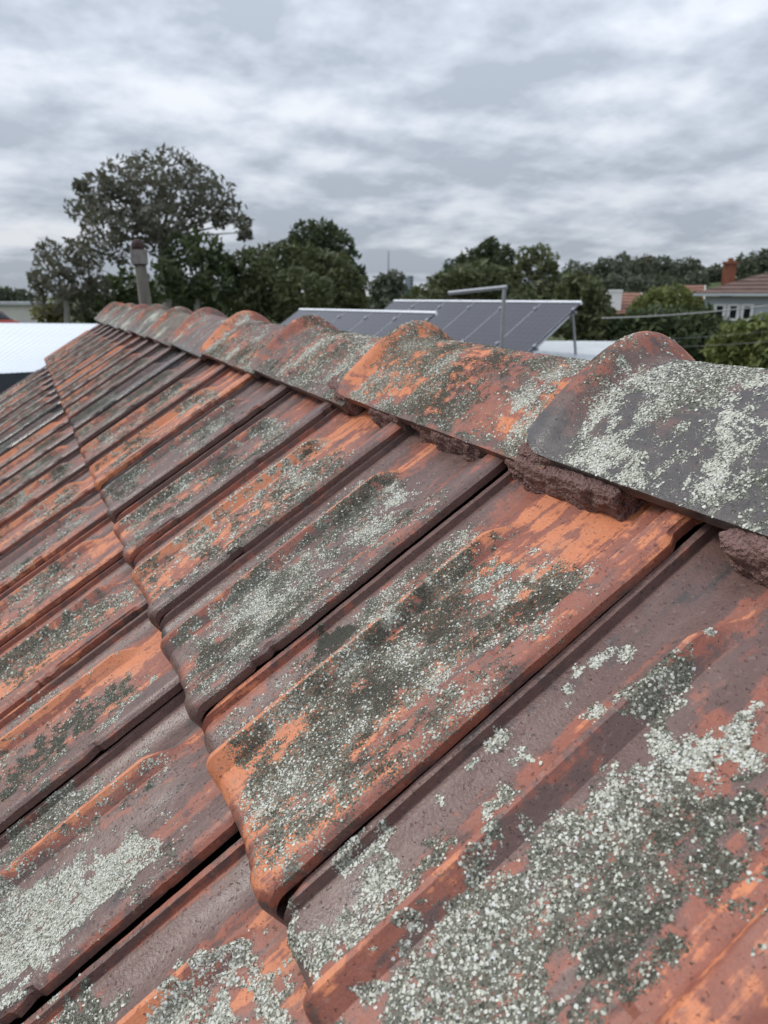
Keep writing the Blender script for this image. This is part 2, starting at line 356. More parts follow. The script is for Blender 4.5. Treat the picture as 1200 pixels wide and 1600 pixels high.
P1=[(0.489,-0.143,0.0395,1.2,1),(0.490,-0.104,0.0332,1.2,1),(0.490,-0.169,0.0460,1.2,1),(0.469,-0.190,0.0398,1.2,1),(0.498,-0.077,0.0166,1,1),(0.467,-0.088,0.0160,1,1),(0.532,-0.151,0.0238,1,0.9),(0.542,-0.197,0.0309,1,0.8),(0.371,-0.055,0.0168,1,0.9),(0.357,-0.035,0.0154,1,0.9),(0.332,-0.025,0.0131,1,0.9),(0.310,-0.024,0.0110,1,0.9),(0.358,-0.068,0.0129,1,0.8),(0.330,-0.057,0.0195,1.1,1),(0.348,-0.082,0.0129,1,0.9),(0.302,-0.030,0.0109,0.9,1),(0.327,-0.036,0.0087,-1,0),(0.364,-0.062,0.0056,-0.8,0),(0.405,-0.139,0.0153,1,0.35),(0.398,-0.123,0.0100,1,0.6),(0.414,-0.157,0.0126,1,0.5),(0.600,-0.096,0.0151,1,0.9),(0.610,-0.121,0.0192,1,0.6),(0.623,-0.153,0.0237,1,0.35),(0.623,-0.185,0.0268,1,0.4),(0.636,-0.139,0.0133,1,0.8),(0.732,-0.071,0.0245,1,0.15),(0.737,-0.110,0.0293,1,0.05),(0.735,-0.148,0.0325,1,0.05),(0.734,-0.185,0.0329,1,0.05),(0.689,-0.055,0.0151,1,0.8),(0.674,-0.072,0.0176,1,0.7),(0.685,-0.136,0.0238,0.9,0.4),(0.703,-0.192,0.0291,0.9,0.1),(0.833,-0.160,0.0245,0.8,0.6),(0.810,-0.078,0.0078,1,1),(0.713,-0.027,0.0056,1,1),(0.616,-0.058,0.0057,1,0.9),(0.953,-0.032,0.0302,1,0.7),(0.962,-0.070,0.0360,1,0.4),(0.976,-0.117,0.0404,1,0.3),(0.989,-0.165,0.0413,1,0.4),(0.999,-0.204,0.0382,1,0.3),(0.908,-0.076,0.0257,0.9,0.3),(0.904,-0.158,0.0296,0.8,0.1)]

def field_patches(P, u, v, warp):
    s = np.zeros_like(u); wsum = np.full_like(u, 1e-4); pl = np.zeros_like(u)
    for (pu, pv, r, st, pa) in P:
        d = np.hypot((u - pu) + warp[0] * r * 1.2, (v - pv) + warp[1] * r * 1.2) / r
        k = np.clip(1.38 - d, 0, 1) ; k = k * k * (3 - 2 * k)
        if st < 0: s = s + st * k
        else:
            s = np.maximum(s, s * 0 + st * k) if st < 1.01 else np.maximum(s, st * k)
            wsum = wsum + k; pl = pl + pa * k
    return s, pl / wsum, np.clip(wsum, 0, 1)

def tile_h(a, b, seed, rough=True):
    """height of a tile's top face: a across from the far edge, b up from the nose"""
    base = .022
    h = .0060 * (1 - sm(.0058, .0075, a))                                     # raised outer lip
    h = h + .0018 * np.cos(np.clip((a - .036) / .022, -1, 1) * math.pi / 2) * -2.0
    t = np.clip((.322 - b) / .045, 0, 1); t = t * t * (3 - 2 * t)
    foot = .0585 + .006 * (1 - t)
    rib = .0160 * t * np.clip((a - foot) / .0075, 0, 1)                          # centre rib, steep on its far side
    rib = rib * (1 - .70 * np.clip((a - .070) / .011, 0, 1) - .30 * sm(.081, .13, a))
    h = h + rib
    bar1 = 1 - sm(.232, .236, b) * (1 - sm(.252, .256, b)); bar2 = 1 - sm(.205, .21, b) * (1 - sm(.268, .272, b))
    bar1 = bar1 * (1 - .8 * sm(.29, .293, b)); bar2 = bar2 * (1 - .7 * sm(.10, .104, b) * (1 - sm(.12, .124, b)))
    h = h + .0042 * sm(.150, .1525, a) * (bar1 * (1 - sm(.159, .161, a)) + sm(.159, .161, a))
    h = h + .0042 * sm(.166, .1685, a) * (bar2 * (1 - sm(.175, .177, a)) + sm(.175, .177, a))
    h = h + .0090 * sm(.181, .190, a)                                       # the lap over the next tile
    h = h - .0035 * sm(.204, .2125, a) ** 2
    b0 = nose_b(a)
    tn = np.clip(1 - (b - b0) / .0125, 0, 1)
    h = h + base - .0125 * (1 - np.sqrt(np.clip(1 - tn * tn, 0, 1)))
    if not rough: return h
    h = h + .0011 * (fbm(a * 30 + seed * 3.1, b * 22, seed) - .5) + .0005 * (fbm(a * 160 + seed, b * 160, seed + 2) - .5)
    return h
def nose_b(a):
    r = .018; x = np.clip(r - a, 0, r * .999); f = r - np.sqrt(r * r - x * x)
    r2 = .0045; x2 = np.clip(a - (TILE_W - .003 - r2), 0, r2 * .999); return f + (r2 - np.sqrt(r2 * r2 - x2 * x2))
def tile_fields(u, v, a, b, c, seed, cov, ora, hand):
    wp = (fbm(u * 95, v * 95, seed, 3, .65) * 2 - 1, fbm(u * 95 + 31, v * 95 + 7, seed, 3, .65) * 2 - 1)
    n = fbm(u * 26 + seed * 7, v * 17 + seed * 3, seed, 5, .6)
    env = sm(-.012, .03, b) * (1 - sm(.27, .335, b)) * (1 - .35 * sm(.190, .207, a))
    env = env * (1 - .55 * sm(.056, .060, a) * (1 - sm(.066, .071, a))) * (.75 + .25 * sm(.05, .08, a)) * sm(.006, .02, a)
    hf = fbm(u * 170 + seed, v * 120, seed + 1, 3, .6) - .5
    gen = cov + (n - .5) * 2.0 + hf * 1.5
    lich = np.clip(gen, 0, .82) * env
    pale = .42 + (fbm(u * 38 + 5 + seed, v * 30, seed + 9, 4, .6) - .5) * 1.9 + .12 * (a < .07)
    if hand is not None:
        s, pl, w = field_patches(hand, u, v, wp); s = s * np.where(s > 0, .86, 1)
        lich = np.clip(np.maximum(lich, 0) + np.minimum(s, 0), 0, 1.2); lich = np.maximum(lich, s + np.where(s > .05, hf * 1.3, 0)); pale = pale * (1 - w) + pl * w
    pale = pale + .38 * (1 - sm(.42, .70, lich)) - .10
    wear = ora - .06 + .22 * sm(.060, .075, a) * (1 - .5 * sm(.08, .13, a)) + .34 * sm(.057, .062, a) * (1 - sm(.070, .078, a)) - .1 * (1 - sm(.012, .06, a)) + (.24 * math.sin(seed * 12.9) ) * sm(.14, .19, a) + .03 * (1 - sm(.004, .03, np.abs(b - .017))) + .9 * (fbm(u * 42 + seed, v * 5 + seed, seed, 3) - .5)
    wear = wear - .25 * (1 - sm(0, .012, b))
    return np.clip(lich, 0, 1.2), np.clip(pale, -.6, 1.2), wear
A_EXTRA = np.array([0, .003, .0058, .0067, .0075, .010, .013, .0575, .0585, .060, .0625, .0645, .066, .068, .070, .0715, .074, .077, .0795, .081, .0825, .086, .150, .1512, .1525, .159, .161, .166, .1673, .1685, .175, .177, .183, .1865, .190, .204, .207, .2095, .2122])
def tile_mesh(name, res, seed, u0, v0, c, cov, ora, hand=None):
    A = np.unique(np.round(np.concatenate([A_EXTRA, np.arange(0, .2105, res)]), 4)); A = A[np.concatenate([[True], np.diff(A) > .0007])]
    A[-1] = .2122
    B = np.unique(np.round(np.concatenate([np.array([0, .0008, .002, .004, .007, .010, .014, .018, .022, .205, .21, .232, .236, .252, .256, .268, .272]), np.arange(.022, .395, res * 1.3)]), 4))
    B = B[np.concatenate([[True], np.diff(B) > .0006])]
    aa, bb = np.meshgrid(A, B)
    b2 = bb + nose_b(aa) * (1 - bb / .41)
    b2 = b2 + .0012 * (fbm(aa * 40, seed * 3.3, 0) - .5) * (bb < .03)
    h = tile_h(aa, b2, seed)
    chip = fbm(b2 * 26 + seed, seed * 1.7, 3.0, 4, .6); ax_ = aa - sm(.204, .211, aa) * (.0024 * (chip - .5) + .0040 * sm(.61, .65, chip))
    lich, pale, wear = tile_fields(u0 - aa, v0 + b2, aa, b2, c, seed, cov, ora, hand)
    V = np.stack([ax_, b2, h], -1).reshape(-1, 3); nr, nc = aa.shape
    edge = np.concatenate([np.arange(nc), np.arange(1, nr) * nc + nc - 1, (nr - 1) * nc + np.arange(nc - 2, -1, -1), np.arange(nr - 2, 0, -1) * nc])
    D = V[edge].copy(); fr = np.arange(len(edge)) < nc
    D[:, 2] -= np.where(fr, .0225, .0075); D[:, 1] += np.where(fr, .002, 0)
    D2 = D.copy(); D2[:, 0] = .105 + (D2[:, 0] - .105) * .88; D2[:, 1] += np.where(fr, .012, 0); D2[:, 2] -= np.where(fr, 0, .009)
    ne = len(edge); o = len(V); k = np.arange(ne); k1 = (k + 1) % ne
    sk = np.concatenate([np.stack([edge, o + k, o + k1, edge[k1]], -1), np.stack([o + k, o + ne + k, o + ne + k1, o + k1], -1)])
    D = np.concatenate([D, D2])
    att = lambda x, low: np.concatenate([x.ravel(), np.full(2 * ne, low)])
    me = mesh_np(name, np.concatenate([V, D]), [grid_faces(nr, nc), sk], True, 32, M_TILE,
                 {'lichen': ('FLOAT', 'POINT', att(lich, 0)), 'pale': ('FLOAT', 'POINT', att(pale, .3)), 'wear': ('FLOAT', 'POINT', np.concatenate([wear.ravel(), wear.ravel()[edge] - .15, wear.ravel()[edge] - .15]))})
    return me

# ---- lichen flakes: tiny curled scales standing on tiles and caps, near enough to see
FL_P, FL_N, FL_R, FL_C = [], [], [], []
def add_flakes(P, Nn, lich, pale, size):
    k = len(P); r = RNG.random(k)
    keep = r < np.clip((lich - .34) / .5, 0, 1) * .72
    P, Nn, pale, lich = P[keep], Nn[keep], pale[keep], lich[keep]; k = len(P)
    t = np.clip(pale + RNG.normal(0, .42, k), -.3, 1.2)
    dark = np.array([.058, .060, .046]); mid = np.array([.21, .213, .17]); lite = np.array([.77, .775, .665])
    w1 = np.clip(t / .45, 0, 1)[:, None]; w2 = np.clip((t - .42) / .55, 0, 1)[:, None]
    c = dark * (1 - w1) + mid * w1; c = c * (1 - w2) + lite * w2
    c = c * (1 + RNG.normal(0, .12, (k, 1)))
    FL_P.append(P); FL_N.append(Nn); FL_C.append(np.clip(c, .02, .8)); FL_R.append(size * np.exp(np.clip(RNG.normal(-.12, .40, k), -1.2, .42)) * (.85 + .3 * np.clip(t, 0, 1)))
def tile_flakes(seed, u0, v0, c, cov, ora, hand, Mw, dens, size):
    k = int(dens * .211 * .34)
    a = RNG.random(k) * .209; b = RNG.random(k) * .335 + nose_b(a)
    h = tile_h(a, b, seed)
    lich, pale, wear = tile_fields(u0 - a, v0 + b, a, b, c, seed, cov, ora, hand)
    e = .0012; da = (tile_h(a + e, b, seed, False) - tile_h(a - e, b, seed, False)) / (2 * e); db = (tile_h(a, b + e, seed, False) - tile_h(a, b - e, seed, False)) / (2 * e)
    n = np.stack([-np.clip(da, -2, 2), -np.clip(db, -2, 2), np.ones(k)], -1); n /= np.linalg.norm(n, axis=1)[:, None]
    P = np.stack([a, b, h], -1) @ Mw[0].T + Mw[1]
    add_flakes(P, n @ Mw[0].T, lich, pale, size)

def np_mat(rot, loc): return np.array(rot), np.array(loc)
# near tiles one by one: (cover of lichen, orange)
SPEC0 = {-2: (.5, .5), -1: (.45, .5), 0: (-.3, .27), 1: (.68, .54), 2: (.60, .28), 3: (.60, .54), 4: (.66, .38), 5: (.44, .05), 6: (.46, .46), 7: (.5, .30)}
SPEC1 = {-2: (.5, .4), -1: (.4, .4), 0: (-.2, .32), 1: (.05, .20), 2: (.10, .46), 3: (.12, .52), 4: (.48, .46), 5: (.44, .18), 6: (.44, .50), 7: (.5, .36)}
VAR = []
for i in range(7):
    VAR.append(tile_mesh('roof_tile_shared', .0056, 50 + i, 3.0 + i, 0, 0, .46 + .06 * (i % 4), (-.18, .38, .06, .22, -.04, .40, .14)[i]))
rt = random.Random(3)
for c in (0, 1, 2):
    y_first = (.337, .432, .337)[c] ; k0, k1 = (-3, 20) if c < 2 else (-3, 20)
    spec = (SPEC0, SPEC1, {})[c]; hand = (P0, P1, None)[c]
    for k in range(k0, k1 + 1):
        u0 = y_first + k * TILE_W + rt.uniform(-.0015, .0015)
        if u0 > Y_END + .05: continue
        if u0 > Y_END: u0 = Y_END
        v0 = -GAUGE * c + rt.uniform(-.0025, .0025)
        p = slope_pt(v0, u0, rt.uniform(-.0008, .0014) - STEP * c)
        jr = Matrix.Rotation(rad(rt.uniform(-.5, .5)), 3, 'Z') @ Matrix.Rotation(rad(rt.uniform(-.35, .35)), 3, 'Y')
        R_ = TILE_ROT @ jr
        if c < 2 and -2 <= k <= 7:
            cov, ora = spec[k]; seed = 5 + k * 3 + c * 40
            res = .0030 if k < 4 else .0042
            me = tile_mesh('roof_tile', res, seed, u0, v0, c, cov, ora, hand)
            if k >= -1:
                dens, size = ((1100000, .00072) if k < 1 else (1000000, .00064) if k < 3 else (380000, .0010))
                tile_flakes(seed, u0, v0, c, cov, ora, hand, np_mat(R_, p), dens, size)
        else: me = VAR[(k * 3 + c * 2 + rt.randrange(2)) % 7]
        link('roof_tile', me, roof, p, R_)

# rest of the slopes: the courses below and the far side, laid in the same tile
def course_sheet(name, side, vs):
    Vs, Fs, o = [], [], 0
    A = np.array([0, .010, .013, .058, .071, .142, .150, .1525, .166, .1685, .183, .190, .205, .2135]); B = np.array([0, .004, .010, .022, .17, .31, .36])
    for j, v0 in enumerate(vs):
        for k in range(-6 if side < 0 else -4, 21):
            u0 = .337 + .107 * (j % 2) + k * TILE_W
            if u0 > Y_END: continue
            aa, bb = np.meshgrid(A, B); h = tile_h(aa, bb + nose_b(aa), 3.0)
            P = np.stack([np.full_like(aa, 0), u0 - aa, np.full_like(aa, 0)], -1)
            q = np.array(RO)[None, None] + np.array(E_V) * (v0 + bb)[..., None] + np.array(E_H) * (h + STEP / GAUGE * v0)[..., None]
            q[..., 1] = u0 - aa
            if side > 0: q[..., 0] = 2 * XC - q[..., 0]
            Vs.append(q.reshape(-1, 3)); Fs.append(grid_faces(*aa.shape, o, side > 0)); o += aa.size
    V = np.concatenate(Vs); n = len(V)
    me = mesh_np(name, V, [np.concatenate(Fs)], True, 35, M_TILE, {'lichen': ('FLOAT', 'POINT', np.clip(.35 + (fbm(V[:, 0] * 18, V[:, 1] * 18) - .5) * 2, 0, 1)), 'pale': ('FLOAT', 'POINT', fbm(V[:, 0] * 9, V[:, 1] * 9, 4)), 'wear': ('FLOAT', 'POINT', .2 + .4 * fbm(V[:, 1] * 5, V[:, 0] * 5, 2))})
    return tag(link(name, me, roof), None, None, None, 'stuff')
course_sheet('lower_tile_courses', -1, [-GAUGE * j for j in range(3, 12)])
course_sheet('far_slope_tiles', 1, [-GAUGE * j for j in range(0, 12)])

# ---- ridge caps with a rolled collar at their far end
CAP_L, CAP_HW, CAP_D = .4375, .1205, .0765
def cap_xyz(ph, y, seed):
    """ph -1..1 across, y from the far end towards the near end"""
    ph = ph * (1 - .15 * (1 - sm(-.012, .034, y)) * np.abs(ph) ** 5); t = np.abs(ph); k = .34
    D = CAP_D * (np.sqrt(t * t + k * k) - k) / (math.sqrt(1 + k * k) - k)
    cr = sm(0, .016, y)
    A = .005 + .0155 * np.clip(1 - t * t, 0, 1) ** 1.5
    roll = np.where(y < .022, .60 + .40 * np.sin(np.clip(y / .022, 0, 1) * math.pi / 2), .5 + .5 * np.cos(np.clip((y - .022) / .028, 0, 1) * math.pi))
    up = A * roll
    nx, nz = ph * .75, np.sqrt(1 - (ph * .75) ** 2)
    x = ph * CAP_HW + nx * up
    z = -D + nz * up - .010 * y / CAP_L
    z = z + .0030 * (fbm(ph * 3 + seed, y * 12, seed) - .5) + .0009 * (fbm(ph * 14 + seed, y * 120, seed) - .5)
    x = x + .0020 * (fbm(ph * 2 + seed, y * 14, seed + 4) - .5)
    return np.stack([x, -y, z], -1)
def cap_fields(ph, y, seed, cov, ora, pl0):
    t = np.abs(ph)
    n = fbm(ph * 3.2 + seed * 5, y * 24, seed, 5, .6); n2 = fbm(ph * 1.3 + seed, y * 9, seed + 3, 3)
    hf = fbm(ph * 17 + seed, y * 150, seed + 1, 3, .6) - .5
    lich = np.clip(cov + (n - .5) * 1.7 + (n2 - .5) * .8 + hf * 1.5, 0, 1.1) * (1 - .75 * (1 - sm(.03, .075, y)) * (.35 + .65 * sm(.15, .8, t)))
    lich = np.clip(lich, 0, .8) * (1 - .3 * sm(.96, 1, t))
    pale = pl0 + (fbm(ph * 2.5 + 9, y * 16, seed + 7, 3) - .5) * 1.9
    wear = ora + (n2 - .5) * 1.2 + (.36 + 1.05 * max(0, -ora)) * (1 - sm(.03, .075, y)) * (1 - sm(.5, .95, t)) - .35 * sm(.82, 1, t)
    return lich, np.clip(pale, -.4, 1.2), wear
def cap_mesh(res, seed, cov, ora, pl0):
    ph = np.sin(np.linspace(-math.pi / 2, math.pi / 2, int(.30 / res)) * .86) / math.sin(math.pi / 2 * .86)
    ph = np.sign(ph) * np.abs(ph) ** .95
    y = np.unique(np.round(np.concatenate([np.array([0, .0012, .003, .006, .010]), np.arange(.013, .08, res), np.arange(.08, CAP_L + .04, res * 1.6), [CAP_L + .04]]), 4))
    pp, yy = np.meshgrid(ph, y); V = cap_xyz(pp, yy, seed); nr, nc = pp.shape
    V[0] *= np.array([.985, 1, 1]); V[0][:, 2] -= .003
    inn = V.copy(); inn[..., 0] -= pp * .75 * .014; inn[..., 2] -= .014 * np.sqrt(1 - (pp * .75) ** 2)
    inn = inn[:, ::3] if (nc - 1) % 3 == 0 else inn
    nci = inn.shape[1]; o = nr * nc
    F = [grid_faces(nr, nc, 0, True), grid_faces(nr, nci, o)]
    if nci == nc:
        e = np.concatenate([np.arange(nc), np.arange(1, nr) * nc + nc - 1, (nr - 1) * nc + np.arange(nc - 2, -1, -1), np.arange(nr - 2, 0, -1) * nc])
        F.append(np.stack([e, e + o, np.roll(e, -1) + o, np.roll(e, -1)], -1))
    l, p_, w = cap_fields(pp, yy, seed, cov, ora, pl0)
    two = lambda x, low: np.concatenate([x.ravel(), np.full(nr * nci, low)])
    return mesh_np('ridge_cap', np.concatenate([V.reshape(-1, 3), inn.reshape(-1, 3)]), F, True, 40, M_CAP,
                   {'lichen': ('FLOAT', 'POINT', two(l, 0)), 'pale': ('FLOAT', 'POINT', two(p_, .3)), 'wear': ('FLOAT', 'POINT', two(w, .15))})
#              cover, orange, paleness
CAPS = {-1: (.45, .2, .6), 0: (.62, -.40, .55), 1: (.66, .66, .34), 2: (.62, .42, .42), 3: (.60, .42, .45), 4: (.34, .10, .7), 5: (.66, .26, .6), 6: (.72, .06, .6), 7: (.66, .24, .65), 8: (.7, .0, .75), 9: (.66, .12, .6), 10: (.66, .05, .6)}
for k, (cov, ora, pl0) in CAPS.items():
    yk = min(.526 + k * CAP_L, Y_END - .01); seed = 31 + k * 2.7
    res = .0036 if k < 3 else .006
    me = cap_mesh(res, seed, cov, ora, pl0)
    p = Vector((XC + rt.uniform(-.003, .003), yk, ZR + rt.uniform(-.003, .003)))
    Rz = Matrix.Rotation(rad(rt.uniform(-.6, .6)), 3, 'Z') @ Matrix.Rotation(rad(rt.uniform(-.8, .8)), 3, 'Y')
    link('ridge_cap', me, roof, p, Rz)
    if 0 <= k < 4:
        n = int((700000 if k < 2 else 300000) * .12)
        ph = RNG.uniform(-1, .6, n); y = RNG.random(n) * CAP_L
        P = cap_xyz(ph, y, seed); e = .01
        tx = cap_xyz(ph + e, y, seed) - cap_xyz(ph - e, y, seed); ty = cap_xyz(ph, y + .002, seed) - cap_xyz(ph, y - .002, seed)
        nn = np.cross(ty, tx); nn /= np.linalg.norm(nn, axis=1)[:, None]; nn *= np.sign(nn[:, 2:3])
        l, pp_, w = cap_fields(ph, y, seed, cov, ora, pl0)
        Rn = np.array(Rz); add_flakes(P @ Rn.T + np.array(p), nn @ Rn.T, l * .95, pp_, .00074 if k < 2 else .0011)

# ---- build all flakes as one mass of lichen
P = np.concatenate(FL_P); Nn = np.concatenate(FL_N); R0 = np.concatenate(FL_R); C0 = np.concatenate(FL_C); nf = len(P)
Nn = Nn + RNG.normal(0, .16, Nn.shape); Nn /= np.linalg.norm(Nn, axis=1)[:, None]
T = np.cross(Nn, RNG.normal(0, 1, Nn.shape)); T /= np.linalg.norm(T, axis=1)[:, None]; Bt = np.cross(Nn, T)
K = 6; ring = []
for j in range(K):
    an = 2 * math.pi * j / K + RNG.normal(0, .22, nf); rr = R0 * RNG.uniform(.75, 1.25, nf); hh = R0 * RNG.uniform(-.05, .4, nf)
    ring.append(P + T * (rr * np.cos(an))[:, None] + Bt * (rr * np.sin(an))[:, None] + Nn * hh[:, None])
cen = P + Nn * (R0 * RNG.uniform(.12, .5, nf))[:, None]
V = np.stack([cen] + ring, 1).reshape(-1, 3); i0 = np.arange(nf) * (K + 1)
F = np.concatenate([np.stack([i0, i0 + 1 + j, i0 + 1 + (j + 1) % K], -1) for j in range(K)])
colv = np.ones((nf, K + 1, 4)); colv[..., :3] = C0[:, None, :]; colv[:, 1::2, :3] *= .72
me = mesh_np('lichen', V, [F], True, None, M_FLAKE, {'col': ('FLOAT_COLOR', 'POINT', colv)})
tag(link('lichen', me, roof), None, None, None, 'stuff')
print('flakes', nf)

# ---- bedding mortar squeezed out under the caps
def chunk_mesh(d, seed, cuts, mat, amp=.30):
    bm = bmesh.new(); bmesh.ops.create_cube(bm, size=2.0); bmesh.ops.subdivide_edges(bm, edges=bm.edges[:], cuts=cuts, use_grid_fill=True)
    V = np.array([v.co[:] for v in bm.verts]); q = (np.abs(V) ** 9).sum(1) ** (1 / 9); V = V / q[:, None]
    W = V * np.array(d) / 2; s = 1.0
    n = (fbm(W[:, 0] * 45 + seed, W[:, 1] * 45, W[:, 2] * 45 + seed * 2, 4) - .5); n2 = fbm(W[:, 0] * 150 + seed, W[:, 1] * 150, W[:, 2] * 150, 3, .65) - .5
    W = W * (1 + amp * 1.5 * n)[:, None] + V * (n2 * .008)[:, None]
    W[:, 2] += (fbm(W[:, 0] * 28 + seed * 2, seed, 0) - .5) * .014 * (V[:, 2] < .3)
    for v, w in zip(bm.verts, W): v.co = w
    me = bpy.data.meshes.new('mortar'); bm.to_mesh(me); bm.free(); me.polygons.foreach_set('use_smooth', [True] * len(me.polygons)); me.materials.append(mat)
    return me
# along the ridge from, to, slope position, height of the lump, lift, cuts
MORT = [(.195, .300, .338, .044, .012, 26), (.400, .545, .346, .044, .013, 34), (.590, .69, .344, .042, .018, 26), (.688, .735, .350, .034, .026, 16), (.765, .845, .345, .046, .018, 22),
        (.95, 1.03, .355, .042, .018, 16), (1.16, 1.24, .355, .042, .018, 14), (.478, .526, .356, .030, .028, 14), (.918, .96, .356, .030, .028, 12)]
for k in range(5, 20): MORT.append((.337 + k * TILE_W + .05 + rt.uniform(-.02, .02) - .02, .337 + k * TILE_W + .13 + rt.uniform(-.03, .03), .352 + rt.uniform(-.01, .01), .038, .018, 7))
for j, (ua, ub, v, hh, lift, cuts) in enumerate(MORT):
    old = j in (11, 15); far_ = 5 <= j and lift < .027; v = v + (.016 if far_ else .004)
    me = chunk_mesh((ub - ua, .034 if far_ else .038, hh * 1.18), j * 1.7 + 2, cuts, M_MORTAR_OLD if old else M_MORTAR)
    link('mortar', me, roof, slope_pt(v + .016 + (.008 if j in (2, 3, 4) else 0), (ua + ub) / 2, lift + (.003 if j in (2, 3, 4) else .010)), TILE_ROT)
# the solid bed behind, right under the caps
yb = np.arange(-.4, Y_END - .03, .02); sec = [(-.085, -.072), (-.080, -.035), (-.05, -.03), (.05, -.03), (.080, -.035), (.085, -.072)]
V = np.array([[XC + x + .012 * (vnoise(np.array(y * 30), np.array(i * 3.1)) - .5), y, ZR - .03 + z + .02 * (vnoise(np.array(y * 40), np.array(i * 7.7 + 3)) - .5)] for y in yb for i, (x, z) in enumerate(sec)])
link('mortar_bed', mesh_np('mortar_bed', V, [grid_faces(len(yb), 6)], True, None, M_MORTAR), roof)

# ================================================================== the neighbourhood
HV = Vector((math.sin(_hd), math.cos(_hd), 0))       # level direction the camera faces
def ground_z(x, y):
    f = x * HV.x + y * HV.y; r = x * _R.x + y * _R.y
    z = 2.6 * sm(10, 45, r) * sm(8, 40, f) + 7.0 * sm(60, 190, f + .6 * r) * sm(-40, 120, r) - 1.2 * sm(40, 150, -r)
    return z + 12.0 * sm(250, 700, np.hypot(x, y)) * 0.4
def gz(p): return float(ground_z(np.array(p[0]), np.array(p[1])))
def mat_ground():
    s = NB('suburban_ground'); v = s.coord('Object'); a = s.noise(v, .06, 6, .6); b = s.noise(v, 1.5, 5, .6)
    c = s.mix(s.step(.4, .6, a), (.06, .085, .03), (.13, .12, .085)); c = s.mix(s.step(.35, .8, b), c, (.05, .065, .03))
    return s.set(c, .95, None, s.bump(b, .1, .6), .1)
ax = np.sign(np.linspace(-1, 1, 121)) * np.abs(np.linspace(-1, 1, 121)) ** 2.4 * 1800
gx, gy = np.meshgrid(ax, ax); V = np.stack([gx, gy, ground_z(gx, gy)], -1).reshape(-1, 3)
tag(link('ground', mesh_np('ground', V, [grid_faces(121, 121)], True, None, mat_ground())), None, None, None, 'structure')

M_WHITE_METAL = mat_simple('pale_roof_steel', (.66, .70, .76), .7, .04, .6, 0.0)
M_GREY_METAL = mat_simple('weathered_roof_steel', (.50, .52, .53), .45, .22, .8)
M_NAVY = mat_simple('dark_fascia', (.035, .045, .06), .5)
M_CREAM = mat_simple('cream_render', (.62, .60, .54), .8, .12, 2)
M_ALU = mat_simple('aluminium', (.42, .43, .45), .35, .12, 30, .85)
M_GALV = mat_simple('galvanised_pipe', (.36, .37, .39), .45, .25, 25, .6)
def mat_solar():
    s = NB('solar_glass'); v = s.coord('UV') if False else s.coord('Object')
    n = s.noise(v, 3, 4, .6); c = s.mix(n, (.032, .030, .040), (.046, .043, .054))
    bt = s.n('ShaderNodeTexBrick'); bt.offset = 0.0; bt.squash = 1.0; bt.inputs['Scale'].default_value = 1.0; bt.inputs['Mortar Size'].default_value = .005; bt.inputs['Brick Width'].default_value = .146; bt.inputs['Row Height'].default_value = .146; s.t.links.new(v, bt.inputs['Vector'])
    c = s.mix(s.math('MULTIPLY', bt.outputs['Fac'], .22), c, (.16, .155, .17)); return s.set(c, .17, None, None, .5)
M_SOLAR = mat_solar()
M_WIN = mat_simple('window_glass', (.02, .024, .028), .08, .2, 2)

# ---- neighbour's wide pale steel roof to the left
A1, A2 = at(-260, 597, 8.6), at(150, 576, 9.6)         # gutter edge
B1, B2 = at(-200, 503, 25.0), at(330, 497, 27.0)       # far edge
shed = thing('shed', 'low building with a wide bright white steel roof left of the tiled gable', 'shed', ((A1.x + B2.x) / 2, (A1.y + B2.y) / 2, gz(A1)))
def quad_pt(P, s, t): return (P[0] * (1 - s) + P[1] * s) * (1 - t) + (P[2] * (1 - s) + P[3] * s) * t
nq = (A2 - A1).cross(B1 - A1); B2.z = A1.z - (nq.x * (B2.x - A1.x) + nq.y * (B2.y - A1.y)) / nq.z
Q = [A1, A2, B1, B2]
nS = 46; V, Fq = [], []
prof = [(0, 0), (.40, 0), (.44, .005), (.56, .005), (.60, 0)]
for t in (0, 1):
    for i in range(nS):
        for (dx, dz) in prof:
            p = quad_pt(Q, (i + dx) / nS, t); V.append((p.x, p.y, p.z + dz))
nc = nS * 5
me = mesh_np('roof_sheet', np.array(V) - np.array(shed.location), [grid_faces(2, nc)], False, None, M_WHITE_METAL)
link('roof_sheet', me, shed, shed.location)
def slab(name, pts, depth, mat, parent):
    m = MB(); n = len(pts); lo = [p - Vector((0, 0, depth)) for p in pts]
    m.add(list(pts) + lo, [tuple(range(n)), tuple(range(2 * n - 1, n - 1, -1))] + [(i, i + n, (i + 1) % n + n, (i + 1) % n) for i in range(n)])
    return m.obj(name, mat, parent)
dz = Vector((0, 0, -.012))
def inset(P, k):
    c = sum(P, Vector()) / len(P); return [c + (p - c) * k for p in P]
slab('fascia', [p + dz for p in (A1, A2, B2, B1)], .26, M_NAVY, shed)
w = inset([A1, A2, B2, B1], .93); w = [p + Vector((0, 0, -.28)) for p in w]
m = MB(); m.add(w + [Vector((p.x, p.y, gz(p) - .3)) for p in w], [(0, 1, 2, 3), (7, 6, 5, 4)] + [(i, i + 4, (i + 1) % 4 + 4, (i + 1) % 4) for i in range(4)])
m.obj('wall', M_NAVY, shed)

